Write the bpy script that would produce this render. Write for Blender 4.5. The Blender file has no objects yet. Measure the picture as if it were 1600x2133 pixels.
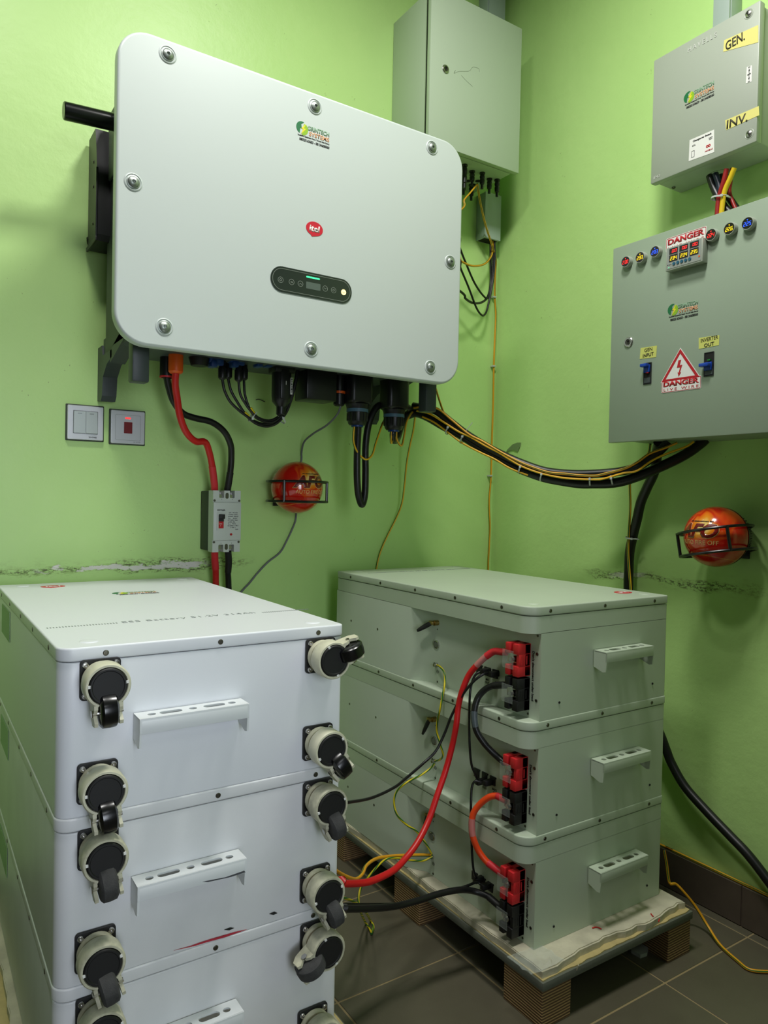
import bpy, bmesh, math, random
from mathutils import Vector, Matrix
random.seed(7)
PI = math.pi
C = bpy.context.scene.collection
S = bpy.context.scene

# ------------------------------------------------------------------ camera
FPX, YAW, PITCH, ROLL = 1518.44, math.radians(33.251), math.radians(-1.063), math.radians(1.161)
CP = Vector((-1.7584, -1.9754, 1.0464))
F_ = Vector((math.sin(YAW)*math.cos(PITCH), math.cos(YAW)*math.cos(PITCH), math.sin(PITCH)))
R0 = Vector((math.cos(YAW), -math.sin(YAW), 0)); U0 = R0.cross(F_)
R_ = R0*math.cos(ROLL) + U0*math.sin(ROLL); U_ = U0*math.cos(ROLL) - R0*math.sin(ROLL)
cd = bpy.data.cameras.new('camera'); cam = bpy.data.objects.new('camera', cd); C.objects.link(cam)
cd.sensor_fit = 'HORIZONTAL'; cd.sensor_width = 36; cd.lens = FPX/1600*36; cd.clip_start = 0.05
cam.matrix_world = Matrix(((R_.x, U_.x, -F_.x, CP.x), (R_.y, U_.y, -F_.y, CP.y), (R_.z, U_.z, -F_.z, CP.z), (0, 0, 0, 1)))
S.camera = cam

# ------------------------------------------------------------------ light, exposure
w = bpy.data.worlds.new('world'); S.world = w; w.use_nodes = True
w.node_tree.nodes['Background'].inputs[0].default_value = (.8, .9, .8, 1)
w.node_tree.nodes['Background'].inputs[1].default_value = 0.02
def area(name, loc, target, size, power, col, spread=180, size_y=None):
    l = bpy.data.lights.new(name, 'AREA'); l.energy = power; l.color = col; l.size = size
    l.shape = 'RECTANGLE'; l.size_y = size_y or size; l.spread = math.radians(spread)
    o = bpy.data.objects.new(name, l); C.objects.link(o); o.location = loc
    o.rotation_euler = (Vector(target)-Vector(loc)).to_track_quat('-Z', 'Y').to_euler()
    return o
area('ceiling_lamp', (-.90, -1.17, 2.86), (-.90, -1.17, 0), .28, 24.5, (1.0, .99, .95))
area('left_fill_light', (-1.66, -1.05, 2.86), (-1.66, -1.05, 0), .28, 14, (1.0, .99, .96))  # added fill brightening the upper left wall and left lids; no known fixture
area('rear_ceiling_lamp', (-1.62, -3.3, 2.6), (-1.5, -1.2, 1.2), .45, 3.5, (.94, .97, 1.0))
area('cool_front_fill', (-1.70, -3.5, 1.15), (-1.50, -.9, .75), .7, 2.9, (.83, .90, 1.0), 48, 1.3)  # added cool fill aimed at the left stack's front, from no known opening
S.view_settings.view_transform = 'Standard'; S.view_settings.look = 'None'
S.view_settings.exposure = 0.0; S.view_settings.gamma = 1.0
S.view_settings.use_curve_mapping = False

# ------------------------------------------------------------------ photo ray helpers: a direction of view met with a real plane of the room
def ray(u, v): return F_ + R_*((u-800)/FPX) - U_*((v-1066.5)/FPX)
def WY(u, v, y): d = ray(u, v); return CP + d*((y-CP.y)/d.y)
def WX(u, v, x): d = ray(u, v); return CP + d*((x-CP.x)/d.x)
def WZ(u, v, z): d = ray(u, v); return CP + d*((z-CP.z)/d.z)
def WP(u, v, a, b):                       # vertical plane through ground points a, b
    n = Vector((b[1]-a[1], a[0]-b[0], 0)); d = ray(u, v); return CP + d*((Vector((a[0], a[1], 0))-CP).dot(n)/d.dot(n))

# ------------------------------------------------------------------ materials
MATS = {}
def srgb(c):
    f = lambda x: x/12.92 if x <= .04045 else ((x+.055)/1.055)**2.4
    return tuple(f(x/255) for x in c) + (1,)
def mat(name, col, rough=.5, metal=0, bump=0, bscale=200, spec=.5, emit=0, var=0, vscale=6, alpha=1, trans=0, coat=0):
    if name in MATS: return MATS[name]
    m = bpy.data.materials.new(name); m.use_nodes = True; nt = m.node_tree; b = nt.nodes['Principled BSDF']
    c = srgb(col); b.inputs['Base Color'].default_value = c; b.inputs['Roughness'].default_value = rough
    b.inputs['Metallic'].default_value = metal; b.inputs['Specular IOR Level'].default_value = spec
    b.inputs['Coat Weight'].default_value = coat; b.inputs['Alpha'].default_value = alpha
    b.inputs['Transmission Weight'].default_value = trans
    if emit: b.inputs['Emission Color'].default_value = c; b.inputs['Emission Strength'].default_value = emit
    tc = nt.nodes.new('ShaderNodeTexCoord')
    if bump:
        n = nt.nodes.new('ShaderNodeTexNoise'); n.inputs['Scale'].default_value = bscale; n.inputs['Detail'].default_value = 3
        bp = nt.nodes.new('ShaderNodeBump'); bp.inputs['Strength'].default_value = bump; bp.inputs['Distance'].default_value = .002
        nt.links.new(tc.outputs['Object'], n.inputs['Vector']); nt.links.new(n.outputs['Fac'], bp.inputs['Height'])
        nt.links.new(bp.outputs['Normal'], b.inputs['Normal'])
    if var:
        n = nt.nodes.new('ShaderNodeTexNoise'); n.inputs['Scale'].default_value = vscale; n.inputs['Detail'].default_value = 6
        nt.links.new(tc.outputs['Object'], n.inputs['Vector'])
        r = nt.nodes.new('ShaderNodeMapRange'); r.inputs['From Min'].default_value = .35; r.inputs['From Max'].default_value = .7
        r.inputs['To Min'].default_value = 1; r.inputs['To Max'].default_value = 1-var
        mx = nt.nodes.new('ShaderNodeMix'); mx.data_type = 'RGBA'; mx.blend_type = 'MULTIPLY'; mx.inputs['Factor'].default_value = 1
        mx.inputs['A'].default_value = c
        nt.links.new(n.outputs['Fac'], r.inputs['Value']); nt.links.new(r.outputs['Result'], mx.inputs['B'])
        nt.links.new(mx.outputs['Result'], b.inputs['Base Color'])
    MATS[name] = m; return m

class NT:                                   # tiny node expression helper
    def __init__(s, m): s.t = m.node_tree; s.b = s.t.nodes['Principled BSDF']
    def n(s, typ, **k):
        x = s.t.nodes.new(typ)
        for a, v in k.items(): setattr(x, a, v)
        return x
    def put(s, sock, v):
        if isinstance(v, bpy.types.NodeSocket): s.t.links.new(v, sock)
        else: sock.default_value = v
    def m(s, op, a, b=0, c=0):
        x = s.n('ShaderNodeMath', operation=op); s.put(x.inputs[0], a); s.put(x.inputs[1], b); s.put(x.inputs[2], c); return x.outputs[0]
    def noise(s, vec, scale, detail=4, rough=.5, dist=0):
        x = s.n('ShaderNodeTexNoise'); s.put(x.inputs['Vector'], vec); x.inputs['Scale'].default_value = scale
        x.inputs['Detail'].default_value = detail; x.inputs['Roughness'].default_value = rough; x.inputs['Distortion'].default_value = dist; return x.outputs['Fac']
    def step(s, v, lo, hi):
        x = s.n('ShaderNodeMapRange'); s.put(x.inputs['Value'], v); x.inputs['From Min'].default_value = lo; x.inputs['From Max'].default_value = hi; return x.outputs['Result']
    def mix(s, f, a, b, bt='MIX'):
        x = s.n('ShaderNodeMix', data_type='RGBA', blend_type=bt); s.put(x.inputs['Factor'], f); s.put(x.inputs['A'], a); s.put(x.inputs['B'], b); return x.outputs['Result']
    def bump(s, h, st, d=.002):
        x = s.n('ShaderNodeBump'); s.put(x.inputs['Height'], h); x.inputs['Strength'].default_value = st; x.inputs['Distance'].default_value = d; s.put(s.b.inputs['Normal'], x.outputs['Normal'])
    def coords(s, kind='Object'):
        tc = s.n('ShaderNodeTexCoord'); sx = s.n('ShaderNodeSeparateXYZ'); s.put(sx.inputs[0], tc.outputs[kind]); return tc.outputs[kind], sx.outputs[0], sx.outputs[1], sx.outputs[2]

def wall_mat(name, along, a0, a1, w0, w1, zc):
    m = mat(name, (170, 212, 112), .42, spec=.45); t = NT(m); v, x, y, z = t.coords()
    base = srgb((194, 232, 146))
    n1 = t.noise(v, 1.6, 5, .6); n2 = t.noise(v, 14, 5, .6)
    col = t.mix(t.step(n1, .35, .75), base, srgb((184, 224, 138)))
    col = t.mix(t.m('MULTIPLY', t.step(n2, .55, .8), .25), col, srgb((204, 234, 152)))
    a = x if along == 'x' else y
    # faint pencil and rubbing marks
    mk = t.noise(v, 60, 2, .4, 2.0); mk2 = t.noise(v, 3, 2)
    col = t.mix(t.m('MULTIPLY', t.m('MULTIPLY', t.step(mk, .74, .78), t.step(mk2, .52, .6)), .6), col, srgb((86, 92, 60)))
    # flaked band
    cv_ = t.n('ShaderNodeCombineXYZ'); t.put(cv_.inputs[0], a); t.put(cv_.inputs[1], t.m('MULTIPLY', z, 2.2)); sv = cv_.outputs[0]
    wob = t.m('MULTIPLY', t.m('SUBTRACT', t.noise(sv, 7, 3), .5), .05)
    dz = t.m('ABSOLUTE', t.m('ADD', t.m('SUBTRACT', z, zc), wob))
    rng = t.m('MULTIPLY', t.step(a, a0, a0+.12), t.m('SUBTRACT', 1, t.step(a, a1-.10, a1)))
    thick = t.step(t.noise(sv, 5, 2), .38, .60)
    band = t.m('SUBTRACT', 1, t.step(t.m('SUBTRACT', dz, t.m('MULTIPLY', thick, .012)), .001, .009))
    crumbs = t.m('MULTIPLY', t.m('MULTIPLY', band, rng), t.step(t.noise(sv, 75, 5, .75), .50, .55))
    col = t.mix(t.m('MULTIPLY', crumbs, .8), col, srgb((66, 62, 38)))
    halo = t.m('MULTIPLY', t.m('MULTIPLY', t.m('SUBTRACT', 1, t.step(dz, .004, .03)), rng), t.step(t.noise(sv, 30, 5, .7), .50, .66))
    col = t.mix(t.m('MULTIPLY', halo, .35), col, srgb((120, 128, 72)))
    rng2 = t.m('MULTIPLY', t.step(a, w0, w0+.05), t.m('SUBTRACT', 1, t.step(a, w1-.06, w1)))
    edge = t.m('MULTIPLY', t.m('SUBTRACT', t.noise(sv, 38, 6, .7), .5), .030)
    flake = t.m('MULTIPLY', t.m('SUBTRACT', 1, t.step(t.m('ADD', dz, edge), .0065, .0078)), t.m('MULTIPLY', rng2, t.step(t.noise(sv, 13, 5, .65), .43, .46)))
    col = t.mix(flake, col, srgb((240, 238, 230)))
    t.put(t.b.inputs['Base Color'], col)
    h = t.m('ADD', t.m('MULTIPLY', t.noise(v, 45, 6, .6), .6), t.m('MULTIPLY', t.noise(v, 5, 3), 2.5))
    h = t.m('ADD', h, t.m('MULTIPLY', flake, -1.2)); h = t.m('ADD', h, t.m('MULTIPLY', crumbs, 1.0))
    t.bump(h, .45, .003)
    return m
M_wall1 = wall_mat('green_wall_paint', 'x', -1.70, -.90, -1.50, -1.03, .852)
M_wall2 = wall_mat('green_wall_paint_right', 'y', -1.02, -.42, -.66, -.52, .838)
M_white = mat('white_powder_coat', (226, 229, 234), .38, bump=.05, bscale=900)
M_whiteR = mat('white_powder_coat_shaded_worn', (188, 201, 180), .42, bump=.05, bscale=900, var=.06, vscale=5)  # faint mottled wear; darker, greener base paints in the right stack's shade
M_cover = mat('inverter_cover_paint', (200, 209, 206), .36, bump=.03, bscale=900)
M_handle = mat('white_handle_coat', (222, 226, 228), .4)
M_grey = mat('grey_box_coat', (150, 166, 146), .42, bump=.06, bscale=700)
M_greyG = mat('pale_grey_green_box_coat', (182, 198, 174), .42, bump=.06, bscale=700)
M_greyC = mat('light_grey_box_coat', (164, 172, 158), .42, bump=.06, bscale=700)
M_trunk = mat('grey_trunking_plastic', (168, 184, 176), .45)
M_dark = mat('dark_cast_aluminium', (62, 70, 72), .5, bump=.1, bscale=500)
M_bracket = mat('charcoal_bracket_plastic', (56, 64, 66), .45)
M_black = mat('black_plastic', (20, 21, 23), .38)
M_gloss = mat('glossy_black', (12, 13, 15), .22)
M_matte = mat('matte_black_rubber', (17, 17, 18), .55)
M_dusty = mat('dusty_black_rubber', (66, 66, 66), .9, bump=.3, bscale=600, var=.4, vscale=80)
M_cable = mat('black_cable_sheath', (16, 17, 18), .38)
M_red = mat('red_cable_sheath', (196, 22, 26), .38)
M_redt = mat('red_terminal_plastic', (206, 36, 42), .45)
M_redend = mat('red_heat_shrink', (205, 40, 50), .5)
M_orange = mat('orange_plastic', (236, 96, 24), .4)
M_orangec = mat('orange_cable_sheath', (226, 70, 20), .4)
M_greyw = mat('grey_wire_sheath', (108, 112, 114), .5)
M_blue = mat('blue_plastic', (16, 56, 120), .4)
M_bluering = mat('blue_grey_ring', (74, 108, 130), .5)
M_steel = mat('bright_steel', (190, 188, 184), .25, metal=1)
M_satin = mat('satin_steel', (158, 166, 160), .42, metal=.85)
M_screw = mat('dull_steel_screw', (110, 108, 98), .35, metal=1)
M_brass = mat('brass_metal', (176, 150, 90), .35, metal=1)
M_darkhole = mat('dark_hole', (14, 15, 13), .8)
M_cream = mat('cream_painted_caster', (212, 210, 184), .42, var=.12, vscale=70)
M_creamworn = mat('cream_painted_caster_worn', (200, 198, 172), .5, var=.3, vscale=90)
M_tie = mat('clear_nylon', (206, 212, 208), .35, alpha=.85)
M_clear = mat('clear_acrylic', (225, 235, 230), .06, alpha=.10)
M_tape = mat('yellow_masking_tape', (222, 214, 126), .7)
M_tape2 = mat('yellow_green_paper', (206, 210, 110), .7)
M_paper = mat('white_sticker', (232, 232, 228), .5)
M_sred = mat('sticker_red', (186, 24, 36), .45)
M_badge = mat('red_badge', (206, 34, 56), .4)
M_sblack = mat('sticker_black', (26, 28, 28), .5)
M_marker = mat('black_marker_ink', (48, 44, 26), .6)
M_ink = mat('grey_print', (128, 136, 134), .5)
M_lgreen = mat('logo_dark_green', (22, 110, 62), .5)
M_lgreen2 = mat('logo_light_green', (142, 186, 36), .5)
M_lyellow = mat('logo_yellow', (232, 216, 40), .5)
M_tgreen = mat('logo_text_green', (120, 156, 124), .5)
M_torange = mat('logo_text_orange', (222, 160, 116), .5)
M_switch = mat('brushed_silver_plate', (206, 208, 212), .3, metal=.35)
M_rocker = mat('silver_rocker', (184, 192, 190), .35, metal=.3)
M_redrock = mat('dark_red_rocker', (122, 14, 22), .3)
M_mpanel = mat('meter_dark_face', (22, 14, 16), .2)
M_lr = mat('red_led', (255, 40, 40), emit=2.2); M_ly = mat('yellow_led', (255, 214, 20), emit=2.0); M_lb = mat('blue_led', (40, 90, 255), emit=2.4)
M_neon = mat('red_neon', (255, 50, 50), emit=1.6); M_led = mat('green_status_light', (60, 220, 140), emit=1.6)
M_warm = mat('warm_white_light', (255, 226, 150), emit=1.5)
M_dispface = mat('display_panel_face', (44, 52, 48), .18)
M_lcd = mat('grey_lcd', (92, 104, 98), .25)
M_dispink = mat('display_line_print', (150, 158, 150), .4)
M_breaker = mat('breaker_ivory_plastic', (196, 202, 196), .45)
M_breakdark = mat('breaker_dark_base', (58, 66, 56), .6)
M_foam = mat('stained_white_foam', (206, 200, 176), .9, bump=.6, bscale=90, var=.32, vscale=16)
M_ply = mat('pale_plywood_top', (196, 178, 122), .7, bump=.2, bscale=200, var=.2, vscale=30)
M_board = mat('shaded_board_edge', (96, 100, 88), .8, bump=.2, bscale=150)  # dark grey paints in the shade on the deck's edge
M_base = mat('brown_skirting_tile', (88, 78, 68), .35, bump=.05, var=.15, vscale=20)
M_wire = mat('black_painted_wire', (16, 18, 20), .3)
M_ceil = mat('white_ceiling_paint', (170, 172, 164), .8)
M_wallplain = mat('plain_green_wall', (60, 68, 46), .7)

def ply_mat():
    m = mat('layered_plywood_block', (120, 84, 52), .75); t = NT(m); v, x, y, z = t.coords()
    wv = t.m('ADD', t.m('MULTIPLY', z, 1050), t.m('MULTIPLY', t.noise(v, 12, 3), 3.0))
    st = t.m('SINE', wv); f = t.noise(v, 90, 4)
    col = t.mix(t.step(st, -.5, .6), srgb((78, 60, 38)), srgb((186, 154, 104)))
    col = t.mix(t.m('MULTIPLY', f, .6), col, srgb((112, 84, 52)))
    t.put(t.b.inputs['Base Color'], col); t.bump(st, .5, .0015); return m
M_block = ply_mat()
def tile_mat():
    m = mat('grey_brown_floor_tile', (112, 106, 92), .38); t = NT(m); v, x, y, z = t.coords()
    n = t.noise(v, 5, 5, .6); n2 = t.noise(v, 220, 3, .6)
    col = t.mix(t.step(n, .35, .7), srgb((94, 90, 74)), srgb((84, 80, 65)))
    col = t.mix(t.m('MULTIPLY', t.step(n2, .62, .75), .35), col, srgb((122, 116, 98)))
    t.put(t.b.inputs['Base Color'], col); t.bump(n2, .08, .001); return m
M_tile = tile_mat(); M_grout = mat('pale_grout', (146, 130, 94), .9)
def earth_mat(name, yellow, frac=.32, twist=0.0):
    m = mat(name, yellow, .42); t = NT(m)
    uv = t.n('ShaderNodeUVMap'); sx = t.n('ShaderNodeSeparateXYZ'); t.put(sx.inputs[0], uv.outputs[0])
    u = t.m('FRACT', t.m('ADD', sx.outputs[0], t.m('MULTIPLY', sx.outputs[1], twist)))
    g = t.m('LESS_THAN', t.m('FRACT', t.m('MULTIPLY', u, 2)), frac)
    t.put(t.b.inputs['Base Color'], t.mix(g, srgb(yellow), srgb((38, 104, 40)))); return m
M_earth = earth_mat('yellow_green_earth_sheath', (232, 178, 28), .3)
M_earth2 = earth_mat('bright_yellow_green_earth_sheath', (216, 196, 30), .45, 9.0)
M_earth3 = earth_mat('orange_yellow_earth_sheath', (224, 160, 30), .2, .3)
def ball_mat():
    m = mat('flame_printed_ball', (214, 36, 18), .16, coat=.6); t = NT(m); v, x, y, z = t.coords()
    g = t.noise(v, 9, 2, .5, 1.2)
    dx = t.m('SUBTRACT', x, .012); dz_ = t.m('SUBTRACT', z, .020)
    r = t.m('SQRT', t.m('ADD', t.m('MULTIPLY', dx, dx), t.m('MULTIPLY', dz_, dz_)))
    r = t.m('ADD', r, t.m('MULTIPLY', t.m('SUBTRACT', g, .5), .07))
    front = t.m('LESS_THAN', y, 0.02)
    ramp = t.n('ShaderNodeValToRGB'); e = ramp.color_ramp; e.elements[0].position = 0; e.elements[0].color = srgb((250, 232, 140))
    e.elements[1].position = 1; e.elements[1].color = srgb((200, 26, 14))
    for p, c in ((.22, (236, 150, 36)), (.42, (228, 104, 24)), (.50, (206, 44, 20)), (.62, (222, 84, 26)), (.70, (204, 28, 16))):
        q = e.elements.new(p); q.color = srgb(c)
    t.put(ramp.inputs[0], t.m('MULTIPLY', r, 14)); col = t.mix(front, srgb((200, 26, 14)), ramp.outputs[0])
    line = t.m('ABSOLUTE', t.m('SUBTRACT', t.m('ADD', z, t.m('MULTIPLY', t.m('MULTIPLY', x, x), 4)), -.043))
    col = t.mix(t.m('MULTIPLY', t.m('LESS_THAN', line, .0007), .6), col, srgb((240, 170, 60)))
    t.put(t.b.inputs['Base Color'], col); return m
M_ball = ball_mat(); M_maroon = mat('maroon_print', (118, 16, 14), .3, coat=.4); M_pale = mat('pale_outline_print', (236, 190, 120), .3)

# ------------------------------------------------------------------ mesh building
class MB:
    def __init__(s): s.bm = bmesh.new(); s.uv = None
    def box(s, a, b, bev=0, seg=2, M=None):
        r = bmesh.ops.create_cube(s.bm, size=1); vs = r['verts']
        for v in vs: v.co = Vector([(a[i]+b[i])/2 + v.co[i]*(b[i]-a[i]) for i in range(3)])
        if bev:
            es = list({e for v in vs for e in v.link_edges}); q = bmesh.ops.bevel(s.bm, geom=es, offset=bev, segments=seg, affect='EDGES', profile=.5)
            vs = list({v for f in q['faces'] for v in f.verts} | {v for v in vs if v.is_valid})
        if M: bmesh.ops.transform(s.bm, matrix=M, verts=vs)
        return s
    def lathe(s, prof, o, d, seg=24, M=None):   # prof: (radius, distance along d)
        o = Vector(o); d = Vector(d).normalized(); a = d.orthogonal().normalized(); b = d.cross(a)
        rings = []
        for r, h in prof:
            if r < 1e-7: rings.append([s.bm.verts.new(o+d*h)])
            else: rings.append([s.bm.verts.new(o+d*h+a*(r*math.cos(2*PI*k/seg))+b*(r*math.sin(2*PI*k/seg))) for k in range(seg)])
        for p, q in zip(rings, rings[1:]):
            for k in range(seg):
                k2 = (k+1) % seg
                if len(p) == 1 and len(q) == 1: continue
                if len(p) == 1: s.bm.faces.new((p[0], q[k], q[k2]))
                elif len(q) == 1: s.bm.faces.new((p[k], q[0], p[k2]))
                else: s.bm.faces.new((p[k], q[k], q[k2], p[k2]))
        if M: bmesh.ops.transform(s.bm, matrix=M, verts=[v for r in rings for v in r])
        return s
    def cyl(s, a, b, r, r2=None, seg=16, bev=0):
        a = Vector(a); b = Vector(b); L = (b-a).length; r2 = r if r2 is None else r2
        if bev: return s.lathe([(0, 0), (r-bev, 0), (r, bev), (r2, L-bev), (r2-bev, L), (0, L)], a, b-a, seg)
        return s.lathe([(0, 0), (r, 0), (r2, L), (0, L)], a, b-a, seg)
    def prism(s, poly, t0, t1, plane='xz'):
        f = {'xz': lambda p, t: (p[0], t, p[1]), 'yz': lambda p, t: (t, p[0], p[1]), 'xy': lambda p, t: (p[0], p[1], t)}[plane]
        A = [s.bm.verts.new(f(p, t0)) for p in poly]; B = [s.bm.verts.new(f(p, t1)) for p in poly]; n = len(poly)
        s.bm.faces.new(A); s.bm.faces.new(B[::-1])
        for i in range(n): s.bm.faces.new((A[i], B[i], B[(i+1) % n], A[(i+1) % n]))
        return s
    def tube(s, pts, r, seg=12, smooth=True, res=8, flat=1.0):
        P = catmull(pts, res) if smooth and len(pts) > 2 else [Vector(p) for p in pts]
        uvl = s.bm.loops.layers.uv.verify()
        T = [(P[min(i+1, len(P)-1)]-P[max(i-1, 0)]).normalized() for i in range(len(P))]
        nrm = T[0].orthogonal().normalized(); rings = []; L = 0; Ls = []
        for i, p in enumerate(P):
            if i: L += (p-P[i-1]).length; nrm = (nrm - T[i]*nrm.dot(T[i])).normalized()
            Ls.append(L); bb = T[i].cross(nrm); rr = r(i/(len(P)-1)) if callable(r) else r
            rings.append([s.bm.verts.new(p+nrm*(rr*math.cos(2*PI*k/seg))+bb*(rr*flat*math.sin(2*PI*k/seg))) for k in range(seg)])
        for i in range(len(P)-1):
            for k in range(seg):
                k2 = (k+1) % seg; f = s.bm.faces.new((rings[i][k], rings[i][k2], rings[i+1][k2], rings[i+1][k]))
                for lo, (uu, vv) in zip(f.loops, ((k/seg, Ls[i]), ((k+1)/seg, Ls[i]), ((k+1)/seg, Ls[i+1]), (k/seg, Ls[i+1]))): lo[uvl].uv = (uu, vv)
        s.bm.faces.new(rings[0][::-1]); s.bm.faces.new(rings[-1]); return s
    def add(s, mesh, M=None):
        n0 = len(s.bm.verts); s.bm.from_mesh(mesh)
        if M: s.bm.verts.ensure_lookup_table(); bmesh.ops.transform(s.bm, matrix=M, verts=s.bm.verts[n0:])
        return s
def catmull(pts, res=8):
    P = [Vector(p) for p in pts]; P = [P[0]*2-P[1]] + P + [P[-1]*2-P[-2]]; out = []
    for i in range(1, len(P)-2):
        a, b, c, d = P[i-1], P[i], P[i+1], P[i+2]
        for k in range(res):
            t = k/res; out.append(.5*((2*b)+(c-a)*t+(2*a-5*b+4*c-d)*t*t+(3*b-a-3*c+d)*t**3))
    out.append(P[-2]); return out
WM = {}
def mw(o):
    if o is None: return Matrix()
    return mw(o.parent) @ (Matrix.Translation(o.location) @ o.rotation_euler.to_matrix().to_4x4())
def obj(name, mb, m, parent=None, world=False, label=None, cat=None, group=None, kind=None, smooth=35):
    if isinstance(mb, MB):
        me = bpy.data.meshes.new(name); bmesh.ops.recalc_face_normals(mb.bm, faces=mb.bm.faces); mb.bm.to_mesh(me); mb.bm.free()
        if world and parent: me.transform(mw(parent).inverted())
        if not me.materials: me.materials.append(m)
        if smooth:
            me.polygons.foreach_set('use_smooth', [True]*len(me.polygons))
            me.set_sharp_from_angle(angle=math.radians(smooth))
    else: me = mb
    o = bpy.data.objects.new(name, me); C.objects.link(o)
    if parent: o.parent = parent
    for k, v in (('label', label), ('category', cat), ('group', group), ('kind', kind)):
        if v: o[k] = v
    return o
def thing(name, loc, label, cat, rz=0, group=None):
    o = bpy.data.objects.new(name, None); C.objects.link(o); o.location = loc; o.rotation_euler = (0, 0, rz); o.empty_display_size = .05
    o['label'] = label; o['category'] = cat
    if group: o['group'] = group
    return o
def rrect(x0, x1, z0, z1, r, n=6):
    out = []
    for cx, cz, a0 in ((x1-r, z0+r, -90), (x1-r, z1-r, 0), (x0+r, z1-r, 90), (x0+r, z0+r, 180)):
        for k in range(n+1): a = math.radians(a0+90*k/n); out.append((cx+r*math.cos(a), cz+r*math.sin(a)))
    return out
def circ(cx, cz, r, n=20, rx=None): return [(cx+(rx or r)*math.cos(2*PI*k/n), cz+r*math.sin(2*PI*k/n)) for k in range(n)]
def curve_mesh(loops, depth, bev=0):       # flat XY outline with holes, thickness depth centred on z=0
    cu = bpy.data.curves.new('outline', 'CURVE'); cu.dimensions = '2D'; cu.fill_mode = 'BOTH'; cu.extrude = depth/2-bev; cu.bevel_depth = bev; cu.offset = -bev
    for lp in loops:
        sp = cu.splines.new('POLY'); sp.points.add(len(lp)-1); sp.use_cyclic_u = True
        for p, q in zip(sp.points, lp): p.co = (q[0], q[1], 0, 1)
    o = bpy.data.objects.new('outline', cu); me = bpy.data.meshes.new_from_object(o); bpy.data.objects.remove(o); bpy.data.curves.remove(cu); return me
FRONT = Matrix(((1, 0, 0, 0), (0, 0, -1, 0), (0, 1, 0, 0), (0, 0, 0, 1)))    # XY outline -> stands up, faces -y
LEFT = Matrix(((0, 0, -1, 0), (-1, 0, 0, 0), (0, 1, 0, 0), (0, 0, 0, 1)))    # faces -x, reading direction -y
def text_mesh(body, W, H, bold=0, shear=0, depth=.0004, spacing=1.0, align='C'):
    cu = bpy.data.curves.new('lettering', 'FONT'); cu.body = body; cu.size = 1; cu.offset = bold; cu.shear = shear; cu.space_character = spacing
    cu.align_x = 'CENTER' if '\n' in body else 'LEFT'; cu.resolution_u = 3
    o = bpy.data.objects.new('lettering', cu); me = bpy.data.meshes.new_from_object(o); bpy.data.objects.remove(o); bpy.data.curves.remove(cu)
    xs = [v.co.x for v in me.vertices]; ys = [v.co.y for v in me.vertices]; x0, x1, y0, y1 = min(xs), max(xs), min(ys), max(ys)
    sx = W/(x1-x0); sy = H/(y1-y0) if H else sx
    for v in me.vertices: v.co = Vector(((v.co.x-(x0+x1)/2)*sx, (v.co.y-(y0+y1)/2)*sy, 0))
    bm = bmesh.new(); bm.from_mesh(me)
    g = bmesh.ops.extrude_face_region(bm, geom=bm.faces[:]); vs = [e for e in g['geom'] if isinstance(e, bmesh.types.BMVert)]
    for v in vs: v.co.z += depth
    bm.to_mesh(me); bm.free(); return me
def lettering(name, body, W, H, loc, m, parent, face=FRONT, rot=0, world=False, **k):
    mb = MB(); mb.add(text_mesh(body, W, H, **k), Matrix.Translation(loc) @ face @ Matrix.Rotation(rot, 4, 'Z')); return obj(name, mb, m, parent, world=world, smooth=0)
def outline(name, loops, depth, loc, m, parent, face=FRONT, rot=0, bev=0, world=False):
    mb = MB(); mb.add(curve_mesh(loops, depth, bev), Matrix.Translation(loc) @ face @ Matrix.Rotation(rot, 4, 'Z')); return obj(name, mb, m, parent, world=world)
_sc = {}
def screw(parent, loc, r, face=FRONT, m=None, name='screw', h=.45, hexa=True):
    key = (round(r, 5), m.name if m else '', h)
    if key not in _sc:
        mb = MB(); mb.lathe([(r*1.0, 0), (r, r*h*.5), (r*.8, r*h), (r*.36, r*h*1.05), (r*.34, r*h*.3), (0, r*h*.25)], (0, 0, 0), (0, 0, 1), 14)
        o = obj('screw', mb, m or M_screw); _sc[key] = o.data; bpy.data.objects.remove(o)
    o = obj(name, _sc[key], None, parent); o.location = loc
    o.rotation_euler = face.to_euler(); return o

# ------------------------------------------------------------------ room shell
def struct(name, mb, m, parent=None): return obj(name, mb, m, parent, kind=None if parent else 'structure', smooth=0)
RX, RY, RZ = -3.1, -3.7, 2.95
wb = struct('wall_back', MB().box((RX, 0, 0), (0, .12, RZ)), M_wall1)
wr = struct('wall_right', MB().box((0, RY, 0), (.12, .12, RZ)), M_wall2)
struct('wall_left', MB().box((RX-.12, RY, 0), (RX, .12, RZ)), M_wallplain)
struct('wall_front', MB().box((RX-.12, RY-.12, 0), (.12, RY, RZ)), M_wallplain)
struct('ceiling', MB().box((RX-.12, RY-.12, RZ), (.12, .12, RZ+.1)), M_ceil)
fl = struct('floor', MB().box((RX-.12, RY-.12, -.12), (.12, .12, -.0015)), M_grout)
PT = .32; tb = MB().box((-PT/2+.0022, -PT/2+.0022, -.006), (PT/2-.0022, PT/2-.0022, 0), .001, 1); to = obj('floor_tile', tb, M_tile, fl, smooth=0)
first = True
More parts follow.
